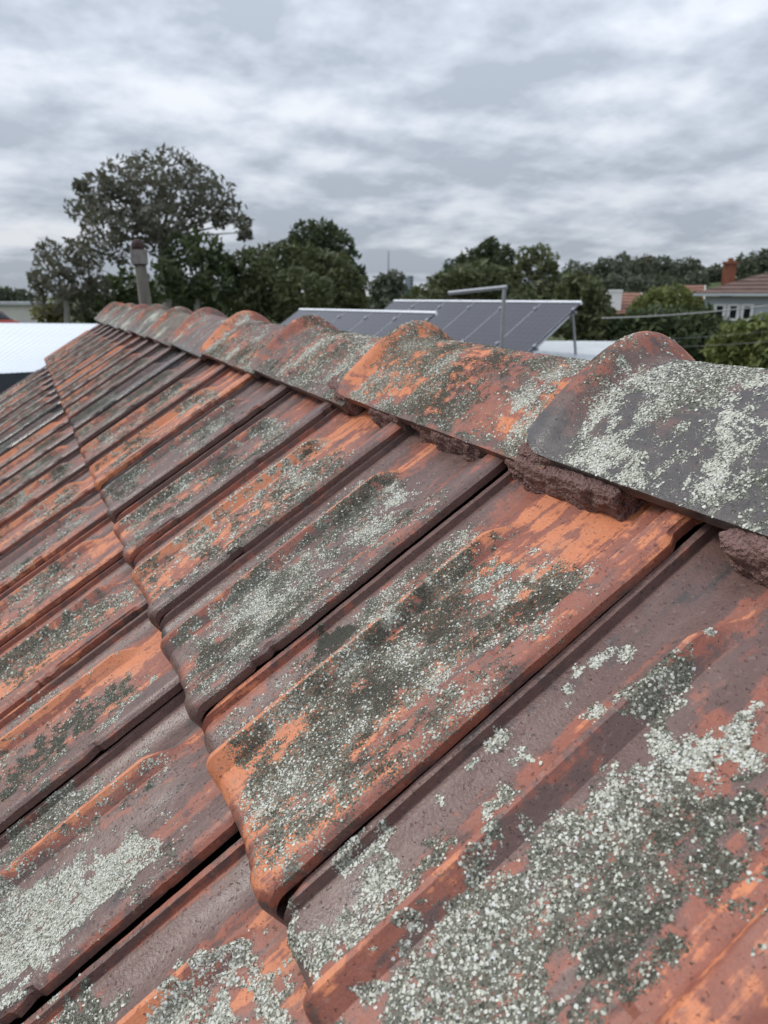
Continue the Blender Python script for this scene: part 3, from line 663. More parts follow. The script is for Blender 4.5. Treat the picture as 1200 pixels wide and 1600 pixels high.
# ---- vent pipe behind the far end of the ridge
vp = Vector((.66, 4.62, 0)); vp.z = ZR - .16
base = at(229, 486, 4.62 / math.cos(math.atan2(.64, 4.62)))
M_PIPE = mat_simple('weathered_cement_pipe', (.22, .205, .178), .9, .35, 26, 0, .5, .3, (1, 1, .15))
M_PIPE2 = mat_simple('cement_collar', (.27, .25, .23), .9, .3, 30, 0, .5, .3)
M_RUST = mat_simple('rusty_cowl', (.075, .045, .042), .85, .5, 40, 0, .6, .3)
top = at(219, 412, 4.66); bot = Vector((base.x, base.y, base.z - .22)); d = (top - base)
bot = base - d.normalized() * .25
pipe = thing('vent_pipe', 'weathered grey vent pipe with a square collar and dark rusty cowl rising behind the ridge', 'vent pipe', bot)
m = MB(); m.tube([bot, base, top], [.036, .035, .032], 20); m.obj('pipe', M_PIPE, pipe, True)
m = MB(); k = d.normalized(); m.box(top + k * .036, (.080, .080, .078), Matrix.Rotation(rad(-18), 3, 'Z')); m.obj('collar', M_PIPE2, pipe)
m = MB(); m.tube([top - k * .010, top - k * .0035], [.039, .039], 20); m.obj('band', M_RUST, pipe, True)
m = MB(); tp = top + k * .075
m.tube([tp, tp + k * .012, tp + k * .03, tp + k * .048, tp + k * .056], [.032, .037, .036, .026, .009], 18); m.obj('cowl', M_RUST, pipe, True)

# ---- flat steel roof with two tilted solar arrays
fr = thing('flat_roof_building', 'low building with a flat grey steel roof under the solar arrays', 'building', (0, 0, 0))
lat, fwd = _R, HV
def cf(l, f, z): return Vector((0, 0, ZC + z)) + lat * l + fwd * f
ZF = -1.08
ra = [cf(-4.2, 19.5, ZF + .02), cf(-1.6, 12.2, ZF - .02), cf(4.1, 11.6, ZF - .02), cf(5.9, 18.6, ZF + .02)]
fr.location = (sum(p.x for p in ra) / 4, sum(p.y for p in ra) / 4, gz(ra[0])); WLOC[fr.name] = fr.location.copy()
nS = 34; Q = [ra[0], ra[3], ra[1], ra[2]]; V = []
for t in (0, 1):
    for i in range(nS):
        for (dx, dz_) in prof: p = quad_pt(Q, (i + dx) / nS, t); V.append((p.x, p.y, p.z + dz_))
me = mesh_np('roof_sheet', np.array(V) - np.array(fr.location), [grid_faces(2, nS * 5)], False, None, M_GREY_METAL); link('roof_sheet', me, fr, fr.location)
slab('fascia', [p - Vector((0, 0, .012)) for p in (ra[0], ra[1], ra[2], ra[3])], .22, M_CREAM, fr)
w = inset(ra, .94); w = [p - Vector((0, 0, .24)) for p in w]
m = MB(); m.add(w + [Vector((p.x, p.y, gz(p) - .3)) for p in w], [(0, 1, 2, 3), (7, 6, 5, 4)] + [(i, i + 4, (i + 1) % 4 + 4, (i + 1) % 4) for i in range(4)]); m.obj('wall', M_CREAM, fr)
ed = (lat * -1.1 + fwd * -.9 + Vector((0, 0, -.84))); ed_h = Vector((ed.x, ed.y, 0)).normalized()
tl = (lat * -.9 + fwd * 1.1).normalized(); nrm = tl.cross(ed).normalized()
if nrm.z < 0: nrm = -nrm
MR = Matrix((tl, ed.normalized(), nrm)).transposed()
def solar(TR, n, pw, label):
    plen = ed.length; e1 = ed.normalized()
    root = thing('solar_array', label, 'solar panels', (TR + tl * (n * pw / 2) + ed * .5) - Vector((0, 0, .9)), 'tilted solar arrays on the flat roof')
    # one panel: dark glass in an aluminium frame, origin at its centre
    g = MB(); g.box((0, 0, 0), (pw - .006, plen, .034)); gm = g.mesh('solar_panel', M_SOLAR)
    f = MB()
    for s_ in (-1, 1):
        f.box((s_ * (pw / 2 - .0085), 0, .004), (.010, plen + .004, .032)); f.box((0, s_ * (plen / 2 - .010), .004), (pw - .04, .024, .034))
    fm = f.mesh('frame', M_ALU)
    c_ = MB(); c_.box((0, 0, 0), (.05, .07, .018)); cm = c_.mesh('clamp', M_ALU)
    for i in range(n):
        c = TR + tl * (pw * (i + .5)) + ed * .5
        pn = link('solar_panel', gm, root, c, MR); fo = link('frame', fm, None); fo.parent = pn
        for sy in (-.36, .36):
            co_ = link('clamp', cm, None); co_.parent = pn; co_.location = (-pw / 2 + .0, sy * plen, .028)
    for q in (.14, .86):
        m = MB(); m.box(TR + tl * (n * pw / 2) + ed * q - nrm * .045, (n * pw + .1, .045, .05), MR); m.obj('rail', M_ALU, root)
    for i in range(0, n + 1, 2):
        b = TR + tl * min(max(pw * i, .06), n * pw - .06)
        pt = b + ed * .12 - nrm * .07; pb = b + ed * .95 - nrm * .07; ft = pt + ed_h * -.02; ft = Vector((ft.x, ft.y, ZC + ZF + .03))
        m = MB(); m.tube([pt, ft - ed_h * .16], .028, 6); m.obj('leg', M_ALU, root)
        m = MB(); m.tube([pb, Vector((pb.x, pb.y, ZC + ZF + .03))], .022, 6); m.obj('leg', M_ALU, root)
        m = MB(); m.tube([pt - nrm * .0, pb], .026, 6); m.obj('side_rail', M_ALU, root)
    m = MB(); m.box(TR + tl * (n * pw / 2) - ed.normalized() * .012 + nrm * .006, (n * pw + .02, .05, .06), MR); m.obj('edge_strip', mat_simple('edge_strip', (.78, .80, .83), .4, .1, 5), root)
    return root
TR1 = cf((908 - 600) / 1203 * 14.0, 14.0, -(474 - 463) / 1203 * 14); TR2 = cf((681 - 600) / 1203 * 13.6, 13.6, -(490 - 463) / 1203 * 13.6)
solar(TR1, 6, .88, 'larger right-hand tilted solar array with its steel legs showing')
solar(TR2, 5, .88, 'lower left-hand tilted solar array partly behind the orange ridge caps')

# ---- bent mast in front of the panels
mt = at(788, 449, 11.6); ma = at(701, 458, 11.95); mo = Vector((mt.x, mt.y, ZC + ZF))
mast = thing('aerial_mast', 'bent grey pipe mast with one long side arm before the solar panels', 'mast', mo)
m = MB(); m.tube([mo, Vector((mt.x, mt.y, mt.z - .03)), mt], [.032, .030, .030], 10); m.obj('post', M_GALV, mast, True)
m = MB(); m.tube([mt + (mt - ma).normalized() * .04, ma], [.032, .032], 10); m.obj('arm', M_GALV, mast, True)

# ---- trees
def mat_leaf(name, a, b, c):
    s = NB(name); t = s.attr('tint'); n = s.noise(s.coord('Object'), .9, 3, .6)
    cc = s.mix(s.step(.3, .7, n), a, b); cc = s.mix(s.math('MULTIPLY', t, .6), cc, c)
    s.set(cc, .6, None, None, .3)
    tr = s.n('ShaderNodeBsdfTranslucent'); s.put(tr.inputs[0], s.mix(.3, cc, (.12, .16, .03)))
    mx_ = s.n('ShaderNodeMixShader'); mx_.inputs[0].default_value = .22
    s.t.links.new(s.b.outputs[0], mx_.inputs[1]); s.t.links.new(tr.outputs[0], mx_.inputs[2]); s.t.links.new(mx_.outputs[0], s.out.inputs[0])
    return s.m
LEAF = {
 'gum': mat_leaf('gum_leaf', (0.095, 0.095, 0.068), (0.144, 0.140, 0.105), (0.195, 0.183, 0.146)),
 'dark': mat_leaf('dark_leaf', (0.039, 0.059, 0.027), (0.067, 0.091, 0.037), (0.098, 0.122, 0.055)),
 'mid': mat_leaf('mid_leaf', (0.073, 0.090, 0.041), (0.107, 0.122, 0.054), (0.152, 0.159, 0.079)),
 'light': mat_leaf('light_leaf', (0.104, 0.137, 0.041), (0.159, 0.183, 0.055), (0.220, 0.232, 0.085)),
 'yellow': mat_leaf('yellow_leaf', (0.159, 0.152, 0.043), (0.232, 0.207, 0.061), (0.268, 0.256, 0.098)),
 'far': mat_leaf('far_leaf', (0.073, 0.090, 0.063), (0.104, 0.120, 0.083), (0.134, 0.146, 0.104)),
 'conifer': mat_leaf('conifer_leaf', (0.049, 0.063, 0.037), (0.067, 0.085, 0.044), (0.085, 0.110, 0.055))}
M_BARK = mat_simple('bark', (.17, .14, .11), .9, .5, 3, 0, .5, .2, (1, 1, .3))
M_BARK_PALE = mat_simple('gum_bark', (.40, .37, .33), .8, .4, 2, 0, .4, .2, (1, 1, .3))
def leaves(Cs, Rs, n_per, size, lump=.5, seed=1, flat=.85):
    g = np.random.default_rng(seed); Cs = np.array(Cs); Rs = np.array(Rs); Ps = []
    for c, r, n in zip(Cs, Rs, n_per):
        d = g.normal(0, 1, (n, 3)); d /= np.linalg.norm(d, axis=1)[:, None]
        rr = r * (.35 + .68 * g.random(n) ** .5)
        nz = fbm(d[:, 0] * 2.2 + c[0], d[:, 1] * 2.2 + c[1], d[:, 2] * 2.2 + c[2], 3); k = nz > .5 - .28 * (1 - lump)
        rr = rr * (.72 + .62 * nz); p = c + d * rr[:, None] * np.array([1, 1, flat]); Ps.append(p[k])
    P = np.concatenate(Ps); n = len(P); s = size * np.exp(g.normal(0, .3, n))
    nn = g.normal(0, 1, (n, 3)) + np.array([0, 0, .5]); nn /= np.linalg.norm(nn, axis=1)[:, None]
    t = np.cross(nn, g.normal(0, 1, (n, 3))); t /= np.linalg.norm(t, axis=1)[:, None]; b = np.cross(nn, t)
    w = (.42 * s)[:, None]; l = s[:, None]
    V = np.stack([P - t * l, P + b * w + nn * w * .3, P + t * l, P - b * w + nn * w * .3], 1).reshape(-1, 3)
    F = np.arange(n * 4).reshape(-1, 4)
    return V, F, np.repeat(np.clip(g.normal(.4, .3, n), 0, 1), 4)
TREE_N = [0]
def tree(name, label, dist, clumps, kind, group=None, leaf=.2, dens=1.0, trunk=True, trunk_r=.16, bark=None, lump=.5, depth=.55, base=None, limbs=True, cat='tree'):
    TREE_N[0] += 1; sd_ = TREE_N[0]; g = random.Random(sd_ * 7 + 1); Cs, Rs = [], []
    xs = [c[0] for c in clumps]; wid = (max(xs) - min(xs)) / 1155 * dist
    for (px, py, r) in clumps:
        dd = dist + g.uniform(-1, 1) * max(wid * .5, r / 1155 * dist) * depth
        Cs.append(at(px, py, dd)); Rs.append(r / 1155 * dist * 1.08)
    bx = base[0] if base else sum(c[0] * c[2] for c in clumps) / sum(c[2] for c in clumps)
    bp = at(bx, 470, dist); bp.z = gz(bp)
    root = thing(name, label, cat, bp, group)
    n_per = [int(min(5000, max(120, dens * 8.5 * (r / leaf) ** 2))) for r in Rs]
    V, F, tint = leaves([tuple(c) for c in Cs], Rs, n_per, leaf, lump, sd_)
    me = mesh_np('crown', V - np.array(bp), [F], False, None, LEAF[kind], {'tint': ('FLOAT', 'POINT', tint)}); link('crown', me, root, bp)
    if trunk:
        zt = min(c.z for c in Cs) ; cm = sum(Cs, Vector()) / len(Cs)
        fork = Vector((bp.x * .7 + cm.x * .3, bp.y * .7 + cm.y * .3, max(bp.z + .5, zt * .6 + cm.z * .4)))
        m = MB(); m.tube([bp - Vector((0, 0, .2)), bp * .5 + fork * .5 + Vector((g.uniform(-.2, .2), g.uniform(-.2, .2), 0)), fork], [trunk_r * 1.25, trunk_r, trunk_r * .8], 9)
        if limbs:
            for c, r in zip(Cs, Rs):
                if g.random() < .85 or bark is M_BARK_PALE:
                    mid = fork * .5 + c * .5 + Vector((g.uniform(-.3, .3), g.uniform(-.3, .3), g.uniform(.1, .6))) * r * .5
                    m.tube([fork, mid, c + Vector((0, 0, r * .3))], [trunk_r * .36, trunk_r * .18, trunk_r * .05], 6, False)
        m.obj('trunk', bark or M_BARK, root, True)
    return root
gum = [(188, 276, 26), (230, 266, 28), (272, 266, 28), (310, 282, 26), (338, 302, 24), (152, 300, 25), (134, 330, 24), (362, 326, 18), (380, 350, 14), (383, 366, 9), (178, 318, 32), (230, 305, 34), (280, 305, 32), (322, 325, 20),
       (166, 356, 28), (205, 352, 26), (262, 345, 27), (300, 346, 17), (150, 382, 24), (120, 392, 20), (188, 398, 18), (246, 380, 20), (345, 345, 12), (225, 335, 20), (128, 292, 9)]
tree('gum_tree', 'tall spreading gum tree with an airy olive crown and pale limbs', 36, gum, 'gum', None, .14, .8, True, .26, M_BARK_PALE, .25, .5, (262,))
tree('gum_tree', 'ragged low gum at the left foot of the tall gum tree', 38, [(76, 392, 17), (70, 420, 20), (62, 440, 14), (105, 412, 20), (120, 440, 24), (95, 450, 20), (140, 420, 18), (150, 450, 20), (80, 470, 24), (115, 480, 24)], 'gum', None, .15, .7, True, .16, M_BARK_PALE, .3)
tree('gum_tree', 'dark drooping gum just right of the vent pipe under the tall crown', 33, [(285, 392, 24), (318, 388, 24), (340, 408, 20), (300, 425, 30), (262, 425, 20), (335, 440, 26), (358, 420, 11), (280, 455, 24), (315, 465, 26)], 'dark', None, .18, 1.4, True, .16, M_BARK_PALE, .35)
tree('hedge_tree', 'dark dense evergreen mass behind the vent pipe', 41, [(170, 462, 28), (205, 455, 30), (245, 460, 30), (285, 470, 26), (330, 478, 28), (150, 485, 24), (200, 490, 26), (250, 495, 26), (362, 480, 24), (120, 478, 20)], 'dark', None, .22, 1.6, True, .14, None, .55)
tree('round_tree', 'broad rounded olive-green tree behind the ridge left of the solar panels', 34, [(400, 425, 34), (440, 412, 34), (420, 455, 40), (480, 418, 34), (520, 425, 32), (548, 445, 24), (470, 460, 40), (520, 470, 36), (385, 465, 30), (545, 480, 28), (430, 495, 36), (490, 500, 34), (560, 470, 14)], 'mid', None, .15, 2.3, True, .2, None, .6, .6)
tree('round_tree', 'taller dark green tree rising behind the broad rounded tree', 46, [(480, 368, 22), (505, 368, 24), (528, 385, 22), (498, 395, 28), (462, 380, 16), (540, 405, 18), (555, 430, 16), (470, 410, 24), (520, 425, 26)], 'conifer', None, .19, 2.2, True, .2, None, .6, .5)
tree('bushy_tree', 'small far dark tree below the thin radio mast', 80, [(600, 442, 15), (615, 438, 14), (590, 452, 14), (625, 452, 12), (606, 465, 20), (580, 478, 14), (635, 470, 14), (610, 488, 18)], 'far', None, .3, 2.0, True, .2, None, .5)
tree('conifer', 'dark pointed tree behind the middle of the larger solar array', 52, [(768, 384, 11), (760, 398, 18), (785, 402, 18), (735, 408, 18), (712, 420, 17), (750, 425, 26), (788, 428, 22), (700, 440, 18), (730, 450, 28), (775, 455, 28)], 'conifer', None, .2, 2.2, True, .2, None, .5)
tree('round_tree', 'olive tree directly above the left half of the larger solar array', 38, [(690, 448, 22), (720, 440, 24), (755, 432, 24), (790, 438, 22), (665, 465, 20), (705, 468, 28), (750, 465, 30), (795, 465, 28), (640, 480, 18), (820, 480, 24)], 'mid', None, .16, 2.0, True, .18, None, .55)
tree('wispy_tree', 'airy thin-leaved tree at the right end of the larger solar array', 40, [(822, 400, 15), (845, 395, 14), (858, 410, 14), (835, 420, 20), (812, 425, 15), (858, 430, 14), (840, 450, 24), (865, 460, 20), (870, 482, 26), (830, 478, 24)], 'mid', None, .16, 1.0, True, .13, None, .1)
tree('round_tree', 'dark bushy tree beside the legs of the larger solar array', 30, [(895, 470, 26), (915, 455, 24), (925, 480, 28), (900, 500, 30), (935, 505, 26), (890, 440, 16), (870, 500, 24), (930, 530, 26)], 'mid', None, .14, 2.2, True, .16, None, .55)
# wooded rise on the right
rise = [(895, 428, 22, 150), (918, 425, 20, 160), (945, 416, 20, 150), (968, 410, 18, 165), (990, 420, 22, 150), (1008, 406, 13, 170), (1030, 415, 19, 155), (1052, 420, 18, 165), (1078, 414, 15, 160), (1098, 428, 14, 180), (1118, 424, 16, 175), (1163, 411, 16, 165), (1180, 408, 17, 160), (1199, 400, 15, 150), (1220, 404, 18, 155), (880, 436, 14, 170)]
POS = ['leftmost of the wooded rise, beside the wispy tree', 'second from the left on the wooded rise', 'third from the left on the wooded rise', 'above the white chimney, left one', 'above the white chimney, right one', 'pale slim-topped one in the middle of the wooded rise', 'right of the slim-topped tree on the wooded rise', 'fourth to the left of the brick chimney', 'third to the left of the brick chimney', 'second to the left of the brick chimney', 'touching the brick chimney on its left', 'just right of the brick chimney', 'second to the right of the brick chimney', 'above the hipped roof at the photo edge', 'farthest right, cut by the photo edge', 'lowest, at the left foot of the wooded rise']
for (px, py, r, dist), ps in zip(rise, POS):
    g = random.Random(px); cl = [(px, py, r * .7), (px - r * .6, py + r * .6, r * .7), (px + r * .6, py + r * .5, r * .7), (px, py + r, r * .9), (px - r * .5, py + r * 1.7, r * .9), (px + r * .5, py + r * 1.7, r * .9), (px, py + r * 2.5, r * .9)]
    cl = [(a + g.uniform(-4, 4), b + g.uniform(-3, 3), c) for a, b, c in cl]
    tree('hill_tree', 'grey-green tree on the far skyline, ' + ps, dist, cl, 'far' if px != 1008 else 'gum', 'trees on the wooded rise', .42, 1.5, True, .22, None, .5, .5)
tree('hill_tree', 'dark broad tree below the skyline left of the white chimney', 95, [(930, 452, 18), (910, 465, 18), (945, 470, 16), (960, 440, 12), (925, 485, 18)], 'far', None, .3, 1.8)
tree('hill_tree', 'soft grey-green tree between the far pale roof and the white chimney', 100, [(1000, 450, 20), (1025, 448, 18), (980, 445, 16), (1012, 468, 20), (1090, 440, 14), (1060, 446, 12)], 'far', None, .3, 1.8)
# gardens between us and the houses
tree('garden_bush', 'bright green garden tree between the two small tiled roofs', 52, [(1010, 478, 18), (1035, 468, 20), (1060, 465, 18), (1080, 475, 16), (1000, 490, 18), (1040, 488, 24)], 'light', None, .17, 2.2, True, .1, None, .6, cat='bush')
tree('garden_bush', 'deep green spreading bush under the sagging grey cable', 30, [(990, 508, 24), (1025, 506, 26), (1060, 505, 26), (1095, 508, 24), (1122, 520, 20), (1005, 535, 34), (1050, 535, 36), (1095, 535, 34), (970, 530, 26), (1130, 535, 28), (1010, 570, 34), (1070, 570, 36), (960, 510, 20)], 'dark', None, .13, 2.6, True, .1, None, .65, cat='bush')
tree('garden_bush', 'yellow-green bush at the right edge below the weatherboard house', 24, [(1150, 528, 24), (1185, 522, 26), (1215, 520, 28), (1135, 548, 26), (1170, 550, 32), (1210, 555, 34), (1150, 580, 32), (1200, 590, 34)], 'light', None, .11, 2.4, True, .08, None, .6, cat='bush')
tree('garden_bush', 'yellowish rounded shrub beyond the far edge of the white roof', 42, [(62, 490, 10), (78, 486, 10), (95, 490, 9), (75, 496, 12), (90, 498, 10)], 'yellow', None, .13, 2.4, False, cat='bush')
tree('bushy_tree', 'dark distant tree low on the left horizon', 120, [(8, 462, 12), (25, 464, 10), (38, 462, 9), (-12, 460, 14), (50, 468, 9), (15, 474, 14), (40, 474, 12)], 'far', None, .34, 2.0)

# ---- houses on the right
M_BRICK = mat_simple('red_brick', (.25, .10, .062), .9, .35, 3, 0, .5, .2)
M_RTILE = mat_simple('brown_roof_tile', (.155, .10, .085), .85, .3, 1.2, 0, 0, .3)
M_RTILE2 = mat_simple('red_roof_tile', (.27, .14, .105), .85, .3, 1.2, 0, 0, .3)
M_WB = mat_simple('grey_weatherboard', (.47, .50, .53), .6, .1, 1)
M_WPAINT = mat_simple('white_paint', (.80, .80, .79), .5, .06, 2)
def roof_plane(m, a, b, c_, d_, n):
    """tiled plane from eave a-b to ridge d_-c_, laid as n overlapping courses"""
    nn = (b - a).cross(d_ - a).normalized(); nn = nn if nn.z > 0 else -nn
    for i in range(n):
        t0, t1 = i / n, (i + 1) / n
        p, q = a.lerp(d_, t0), b.lerp(c_, t0); r, s_ = b.lerp(c_, t1), a.lerp(d_, t1)
        m.add([p + nn * .05, q + nn * .05, r + nn * .0, s_ + nn * .0, p, q], [(0, 1, 2, 3), (4, 5, 1, 0)])
def wb_house():
    d0 = 44; P = at(1085, 457, d0); ff = Vector((P.x, P.y, 0)).normalized(); ff.rotate(Matrix.Rotation(rad(-4), 3, 'Z')); rr = Vector((ff.y, -ff.x, 0)); hang = math.atan2(rr.y, rr.x)
    zE = P.z - .05; W, D = 13.0, 9.0
    def q(l, f, z): return Vector((P.x, P.y, 0)) + rr * l + ff * f + Vector((0, 0, z))
    gzv = gz(q(4, 3, 0)); root = thing('house', 'grey weatherboard house with a hipped brown tiled roof at the right edge', 'house', q(W / 2, D / 2, gzv))
    m = MB(); e = [q(0, 0, zE), q(W, 0, zE), q(W, D, zE), q(0, D, zE)]; zr = zE + 1.8
    r1, r2 = q(D / 2 * 1.25, D / 2, zr), q(W - D / 2 * .6, D / 2, zr)
    roof_plane(m, e[0], e[1], r2, r1, 9); roof_plane(m, e[3], e[0], r1, r1, 9); roof_plane(m, e[1], e[2], r2, r2, 9); roof_plane(m, e[2], e[3], r1, r2, 9)
    ro = m.obj('roof', M_RTILE, root)
    m = MB(); m.box(q(W / 2, -.03, zE - .06), (W + .1, .1, .12), Matrix.Rotation(hang, 3, 'Z')); m.obj('gutter', M_WB, root)
    m = MB()
    for i in range(16):                                   # weatherboards
        z0 = zE - .15 - i * .2; z1 = z0 - .2
        if z1 < gzv - .3: break
        pts = [(q(.55, .55, z0), q(W - .5, .55, z0)), (q(W - .5, .55, z0), q(W - .5, D - .5, z0)), (q(.55, D - .5, z0), q(.55, .55, z0))]
        for (u, w_) in pts:
            n_ = Vector((w_.y - u.y, u.x - w_.x, 0)).normalized() * .025
            lo = Vector((0, 0, -.2)); m.add([u, w_, w_ + lo + n_, u + lo + n_, u + lo, w_ + lo], [(0, 1, 2, 3), (3, 2, 5, 4)])
    m.obj('wall', M_WB, root)
    ctr = at(1146, 487, d0 + 1); cl = (ctr - P).dot(rr); zc_ = ctr.z
    for k in (-1, 0, 1):
        wz = zc_ - .02; c = q(cl + k * .66, .48, wz)
        wn_ = MB(); wn_.box(c, (.30, .06, .62), Matrix.Rotation(hang, 3, 'Z')); wo = wn_.obj('window', M_WIN, root)
        fm = MB(); Rm = Matrix.Rotation(hang, 3, 'Z')
        for s_ in (-1, 1):
            fm.box(c + rr * (s_ * .23) - ff * .03, (.15, .09, .84), Rm); fm.box(c - ff * .03 + Vector((0, 0, s_ * .37)), (.30, .09, .11), Rm)
        fm.obj('frame', M_WPAINT, wo)
    cb = at(1141, 446, d0 + 4.2); ct_ = at(1141, 412, d0 + 4.2); hgt = ct_.z - cb.z + .7
    m = MB(); Rm = Matrix.Rotation(hang, 3, 'Z'); m.box(ct_ - Vector((0, 0, hgt / 2)), (.68, .68, hgt), Rm); m.box(ct_ + Vector((0, 0, .04)), (.80, .80, .12), Rm)
    ch = m.obj('chimney', M_BRICK, ro)
    m = MB(); m.tube([ct_ + Vector((0, 0, .09)), ct_ + Vector((0, 0, .30))], [.17, .14], 10); m.obj('chimney_pot', M_BRICK, ch, True)
wb_house()
def small_house(l, f0, px0, px1, py, d0, label, white_chimney):
    a, b = at(px0, py, d0), at(px1, py, d0); c = (a + b) / 2; W = (b - a).length; rr = (b - a).normalized(); rr.z = 0; ff = Vector((-rr.y, rr.x, 0)); 
    if ff.dot(HV) < 0: ff = -ff
    gzv = gz(c); zE = a.z
    def q(l_, f_, z): return Vector((a.x, a.y, 0)) + rr * l_ + ff * f_ + Vector((0, 0, z))
    root = thing('house', label, 'house', Vector((c.x, c.y, gzv)) + ff * 3)
    m = MB(); h = l; D = f0
    e = [q(0, 0, zE), q(W, 0, zE), q(W, D, zE), q(0, D, zE)]; r1, r2 = q(0, D / 2, zE + h), q(W, D / 2, zE + h)
    roof_plane(m, e[0], e[1], r2, r1, 8); roof_plane(m, e[2], e[3], r1, r2, 8); ro = m.obj('roof', M_RTILE2, root)
    m = MB(); i = .3; w0 = [q(i, i, zE - .02), q(W - i, i, zE - .02), q(W - i, D - i, zE - .02), q(i, D - i, zE - .02)]
    m.add(w0 + [Vector((p.x, p.y, gzv - .3)) for p in w0] + [q(i, D / 2, zE + h - .15), q(W - i, D / 2, zE + h - .15)], [(0, 4, 5, 1), (1, 5, 6, 2), (2, 6, 7, 3), (3, 7, 4, 0), (1, 2, 9), (3, 0, 8)])
    m.obj('wall', M_CREAM, root)
    m = MB(); n_ = Vector((0, 0, -.18))
    for (u, w_) in ((e[0], r1), (e[3], r1), (e[1], r2), (e[2], r2)):
        o_ = (rr * -.06) if (u is e[0] or u is e[3]) else rr * .06
        m.add([u + o_, w_ + o_, w_ + o_ + n_, u + o_ + n_, u, w_, w_ + n_, u + n_], [(0, 1, 2, 3), (0, 4, 5, 1), (3, 2, 6, 7)])
    m.obj('barge_board', M_WPAINT, root)
    if white_chimney:
        t_ = at(962, 456, d0 + 1.4); m = MB(); Rm = Matrix.Rotation(math.atan2(rr.y, rr.x), 3, 'Z')
        m.box(t_ - Vector((0, 0, .9)), (1.0, .8, 1.9), Rm); m.box(t_ + Vector((0, 0, .08)), (1.12, .92, .16), Rm); m.obj('chimney', M_WPAINT, ro)
small_house(1.9, 7.0, 944, 1000, 497, 62, 'small red tiled house with a blocky white chimney', True)
small_house(1.6, 6.0, 1060, 1098, 482, 58, 'small red tiled roof with white gable boards left of the weatherboard house', False)
a = at(1040, 452, 120); hb = MB(); hb.box(a + Vector((0, 0, -1.2)), (4.6, 5, 2.4), Matrix.Rotation(-_hd, 3, 'Z'))
fh = thing('house', 'far pale low-roofed building among the trees of the wooded rise', 'house', (a.x, a.y, gz(a)))
hb.obj('wall', M_CREAM, fh); m = MB(); m.box(a + Vector((0, 0, .08)), (5.2, 5.6, .16), Matrix.Rotation(-_hd, 3, 'Z') @ Matrix.Rotation(rad(4), 3, 'X')); m.obj('roof', M_WHITE_METAL, fh)

# ---- left distance: pale low building and a red car
a = at(28, 476, 75); lb = thing('house', 'long pale low building on the far left horizon', 'house', (a.x, a.y, gz(a)))
m = MB(); Rm = Matrix.Rotation(-_hd + .2, 3, 'Z'); zt_ = a.z; hh = zt_ - gz(a) + .3; m.box((a.x, a.y, zt_ - hh / 2), (4.6, 4.5, hh), Rm); m.obj('wall', M_CREAM, lb)
m = MB(); m.box((a.x, a.y, zt_ + .12), (5.2, 5.2, .24), Rm); m.obj('roof', M_GREY_METAL, lb)

def car(P, ang, label):
    """small hatchback, about 4 m long; x forward"""
    root = thing('parked_car', label, 'car', P); M = Matrix.Rotation(ang, 3, 'Z')
    def loft(secs, name, mat):
        vs, fs = [], []
        for (x, w, z0, z1) in secs: vs += [P + M @ Vector((x, s_ * w * t_, z)) for (s_, t_, z) in ((-1, 1, z0), (-1, 1.0, (z0 + z1) / 2), (-1, .86, z1), (1, .86, z1), (1, 1.0, (z0 + z1) / 2), (1, 1, z0))]
        n = 6
        for i in range(len(secs) - 1):
            for k in range(n): fs.append((i * n + k, i * n + (k + 1) % n, (i + 1) * n + (k + 1) % n, (i + 1) * n + k))
        fs += [tuple(range(n))[::-1], tuple(range(len(vs) - n, len(vs)))]
        m = MB(); m.add(vs, fs); return m.obj(name, mat, root, True)
    loft([(-1.95, .70, .35, .75), (-1.85, .82, .25, .95), (-.9, .85, .22, 1.0), (.7, .85, .22, .98), (1.5, .82, .24, .86), (1.95, .68, .34, .68)], 'body', M_RED)
    loft([(-1.75, .70, .94, 1.0), (-1.45, .68, .95, 1.40), (-.1, .68, .97, 1.46), (.35, .68, .97, 1.40), (1.05, .70, .90, .98)], 'cabin', M_WIN)
    loft([(-1.5, .60, 1.36, 1.42), (-.6, .62, 1.42, 1.49), (.3, .60, 1.36, 1.43)], 'roof_panel', M_RED)
    for x in (-1.25, 1.25):
        for s_ in (-1, 1):
            c = P + M @ Vector((x, s_ * .78, .31)); d_ = M @ Vector((0, .1, 0)); m = MB(); m.tube([c - d_, c + d_], .31, 14); m.obj('wheel', M_NAVY, root, True)
M_RED = mat_simple('red_car_paint', (.55, .06, .025), .3, .1, 3)
cp = at(-18, 489, 46); cp.z = at(4, 484.5, 46).z - 1.48
car(cp, 1.0, 'small red car at the far left, just above the white steel roof')
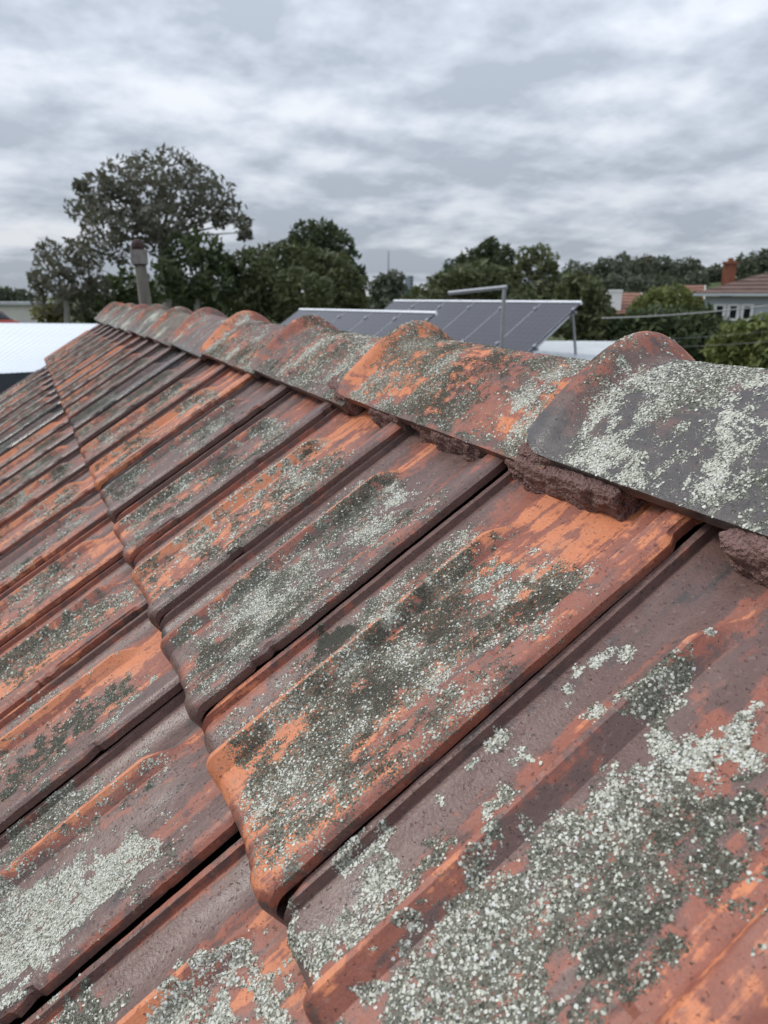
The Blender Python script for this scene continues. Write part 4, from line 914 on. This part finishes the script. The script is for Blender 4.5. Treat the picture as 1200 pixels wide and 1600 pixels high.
# ---- city tower, radio mast
a = at(641, 431, 900); tw = thing('tower_block', 'grey-blue office tower far off on the horizon', 'tower', (a.x, a.y, gz(a)))
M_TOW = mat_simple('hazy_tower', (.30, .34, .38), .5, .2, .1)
Rm = Matrix.Rotation(-_hd, 3, 'Z'); hh = a.z - gz(a); m = MB(); m.box((a.x, a.y, gz(a) + hh / 2), (7, 7, hh), Rm); m.box((a.x - 3.5, a.y, gz(a) + hh * .46), (6, 6, hh * .92), Rm); m.obj('shaft', M_TOW, tw)
for i in range(9):
    m = MB(); m.box((a.x, a.y, a.z - 2.2 - i * 3.4), (7.2, 7.2, 1.3), Rm); m.obj('window', M_WIN, tw)
a = at(607, 392, 500); rm_ = thing('radio_mast', 'thin lattice radio mast on the horizon above the far dark tree', 'mast', (a.x, a.y, gz(a)))
g0 = gz(a); legs = [Vector((a.x, a.y, 0)) + Vector((math.cos(t), math.sin(t), 0)) for t in (0, 2.1, 4.2)]
for p in legs:
    m = MB(); m.tube([Vector((p.x, p.y, g0)), Vector((a.x * .7 + p.x * .3, a.y * .7 + p.y * .3, a.z))], [.16, .10], 5); m.obj('leg', M_GALV, rm_)
m = MB(); zz = g0
while zz < a.z - 3:
    for i in range(3):
        t = (zz - g0) / (a.z - g0); p, q_ = legs[i].lerp(a, t * .7), legs[(i + 1) % 3].lerp(a, t * .7)
        m.tube([Vector((p.x, p.y, zz)), Vector((q_.x, q_.y, zz + 2.4))], .07, 4, False)
    zz += 2.5
m.obj('lattice', M_GALV, rm_)

# ---- overhead lines on the right
M_CABLE = mat_simple('grey_cable', (.27, .28, .28), .6, .1, 5)
def cable(name, label, p, q_, r, sag):
    m = MB(); pts = [p.lerp(q_, i / 24) - Vector((0, 0, sag * 4 * (i / 24) * (1 - i / 24))) for i in range(25)]; m.tube(pts, r, 6)
    return tag(m.obj(name, M_CABLE, None, True), label, 'cable')
cable('overhead_cable', 'thick pale grey bundled cable sagging across the right side', at(940, 497, 19.5), at(1420, 445, 17), .015, .12)
cable('overhead_cable', 'upper of the two thin wires over the dark green bush', at(985, 532, 17), at(1300, 506, 16), .0028, .05)
cable('overhead_cable', 'lower of the two thin wires over the dark green bush', at(985, 543, 16), at(1300, 524, 15), .0032, .05)
